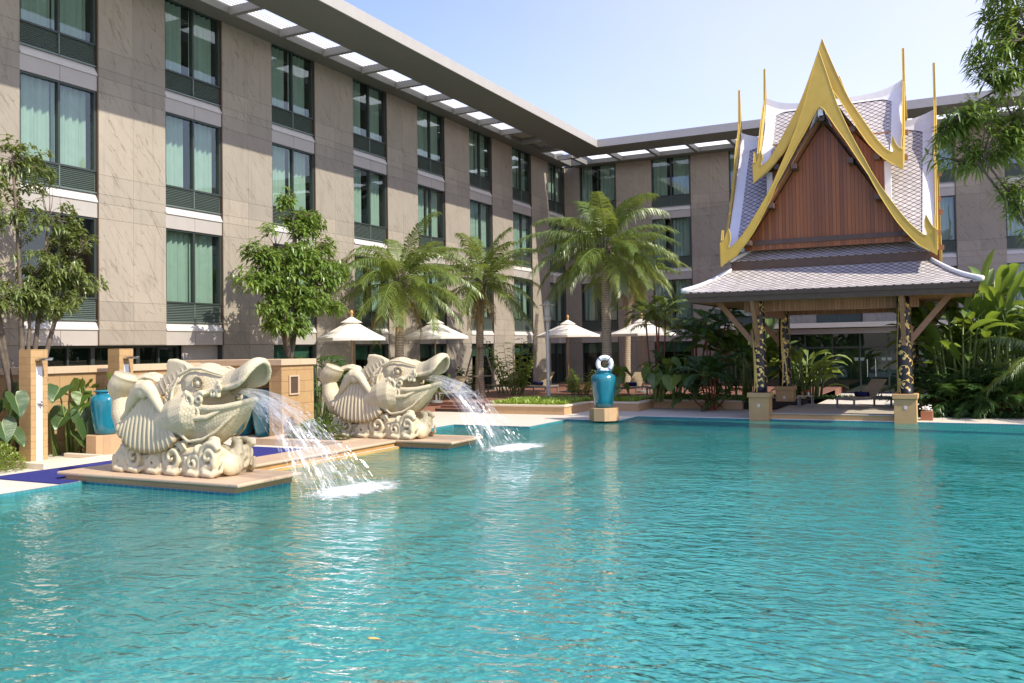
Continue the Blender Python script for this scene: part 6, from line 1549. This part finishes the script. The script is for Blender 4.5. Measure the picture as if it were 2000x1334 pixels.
def rhapis(loc, label, n, hts, size, seed, spread=.8):
    rs = random.Random(seed); L = Vector(loc); t = empty('fan_palm', loc, label, 'small palm'); m = MB(); st = MB()
    for k in range(n):
        a = rs.uniform(0, 6.28); b = L+Vector((math.cos(a)*spread*.3*rs.random(), math.sin(a)*spread*.5*rs.random(), 0)); h = rs.uniform(*hts); e = b+Vector((math.cos(a)*rs.uniform(.3, 1)*spread, math.sin(a)*rs.uniform(.3, 1)*spread, h)); st.tube([b, b.lerp(e, .5)+Vector((0, 0, .1*h)), e], [.012, .01, .008], 5)
        ax = Vector((math.cos(a), math.sin(a), .35)).normalized(); u = Vector((-math.sin(a), math.cos(a), 0)); v_ = u.cross(ax)
        for j in range(11):
            an = -1.75+3.5*j/10; d = ax*math.cos(an)+u*math.sin(an)+v_*.15; leafblade(m, e, d, size*rs.uniform(.8, 1.1), size*.13, rs.uniform(.2, .6), seg=3)
    m.build('leaves', 'leaf_dark', t); st.build('stems', 'stalk', t)
rhapis((-17.4, 21.6, 0), 'dark fan palm bush behind the curled tail of the rear fish', 95, (.5, 2.15), .42, 71, .85)
def bush(loc, label, rx, ry, rz, n, leaf, mat, seed, name='clipped_bush', cat='bush'):
    rs = random.Random(seed); L = Vector(loc); t = empty(name, loc, label, cat); m = MB(); st = MB()
    for k in range(n):
        v = Vector((rs.gauss(0, 1), rs.gauss(0, 1), abs(rs.gauss(0, 1)))).normalized()*(rs.random()**.3); q = L+Vector((v.x*rx, v.y*ry, v.z*rz)); d = (v+Vector((rs.gauss(0, .5), rs.gauss(0, .5), .5))).normalized(); leafblade(m, q, d, leaf*rs.uniform(.7, 1.3), leaf*.45, .3)
        if k % 30 == 0: st.tube([L, q], [.012, .004], 4)
    m.build('leaves', mat, t); st.build('twigs', 'bark', t)
bush((-17.45, 11.15, 0), 'light green bush in the left corner beside the shower', .75, .85, .62, 2600, .085, 'leaf_lime', 81)
bush((-15.9, 15.4, 0), 'small leafy bush showing between the front fish and the vent lattice', .35, .35, 1.05, 1300, .08, 'leaf_tree', 82)
m_ = bush((-14.4, 18.1, .1), 'low hedge in the planter behind the front water jet', 1.05, .7, .5, 2600, .09, 'leaf_tree', 83)
# ground cover
def cover(name, polyf, x0, x1, y0, y1, z, n, h, mat, seed):
    rs = random.Random(seed); m = MB(); k = 0
    while k < n:
        x, y = rs.uniform(x0, x1), rs.uniform(y0, y1)
        if not polyf(x, y): continue
        k += 1; a = rs.uniform(0, 6.28); d = Vector((math.cos(a), math.sin(a), rs.uniform(.6, 2.2))).normalized(); leafblade(m, (x, y, z), d, h*rs.uniform(.6, 1.3), h*.22, rs.uniform(.1, .5))
    m.build(name, mat, kind='stuff')['label'] = 'bright low ground cover filling the planter'
cover('ground_cover', lambda x, y: (x < -12.35 and y > 28.15 and y < 31.2) or (y > 30.45 and x < -10.5 and x > -12.35 and y < 32) or (y > 32.1 and x > -10.5), -15.0, -7.2, 28.1, 33.4, .26, 17000, .27, 'grass', 91)
cover('ground_cover', lambda x, y: not (x > -5.5 and x < -1.4 and y < 33.3), -7.6, 3.4, 33.9, 35.5, .25, 3500, .2, 'leaf_dark', 92)
cover('ground_cover', lambda x, y: not (x > -5.6 and x < -1.3 and y < 33.3), -1.2, 3.2, 30.0, 33.4, .0, 4500, .3, 'leaf_dark', 93)
# fallen leaf on the water
m = MB(); leafblade(m, (-4.4, 6.03, -.044), Vector((1, .15, 0)), .13, .05, 0, seg=3, fold=.05); tag(m.build('fallen_leaf', 'leaf_yellow'), 'single yellow leaf floating on the near water', 'leaf')
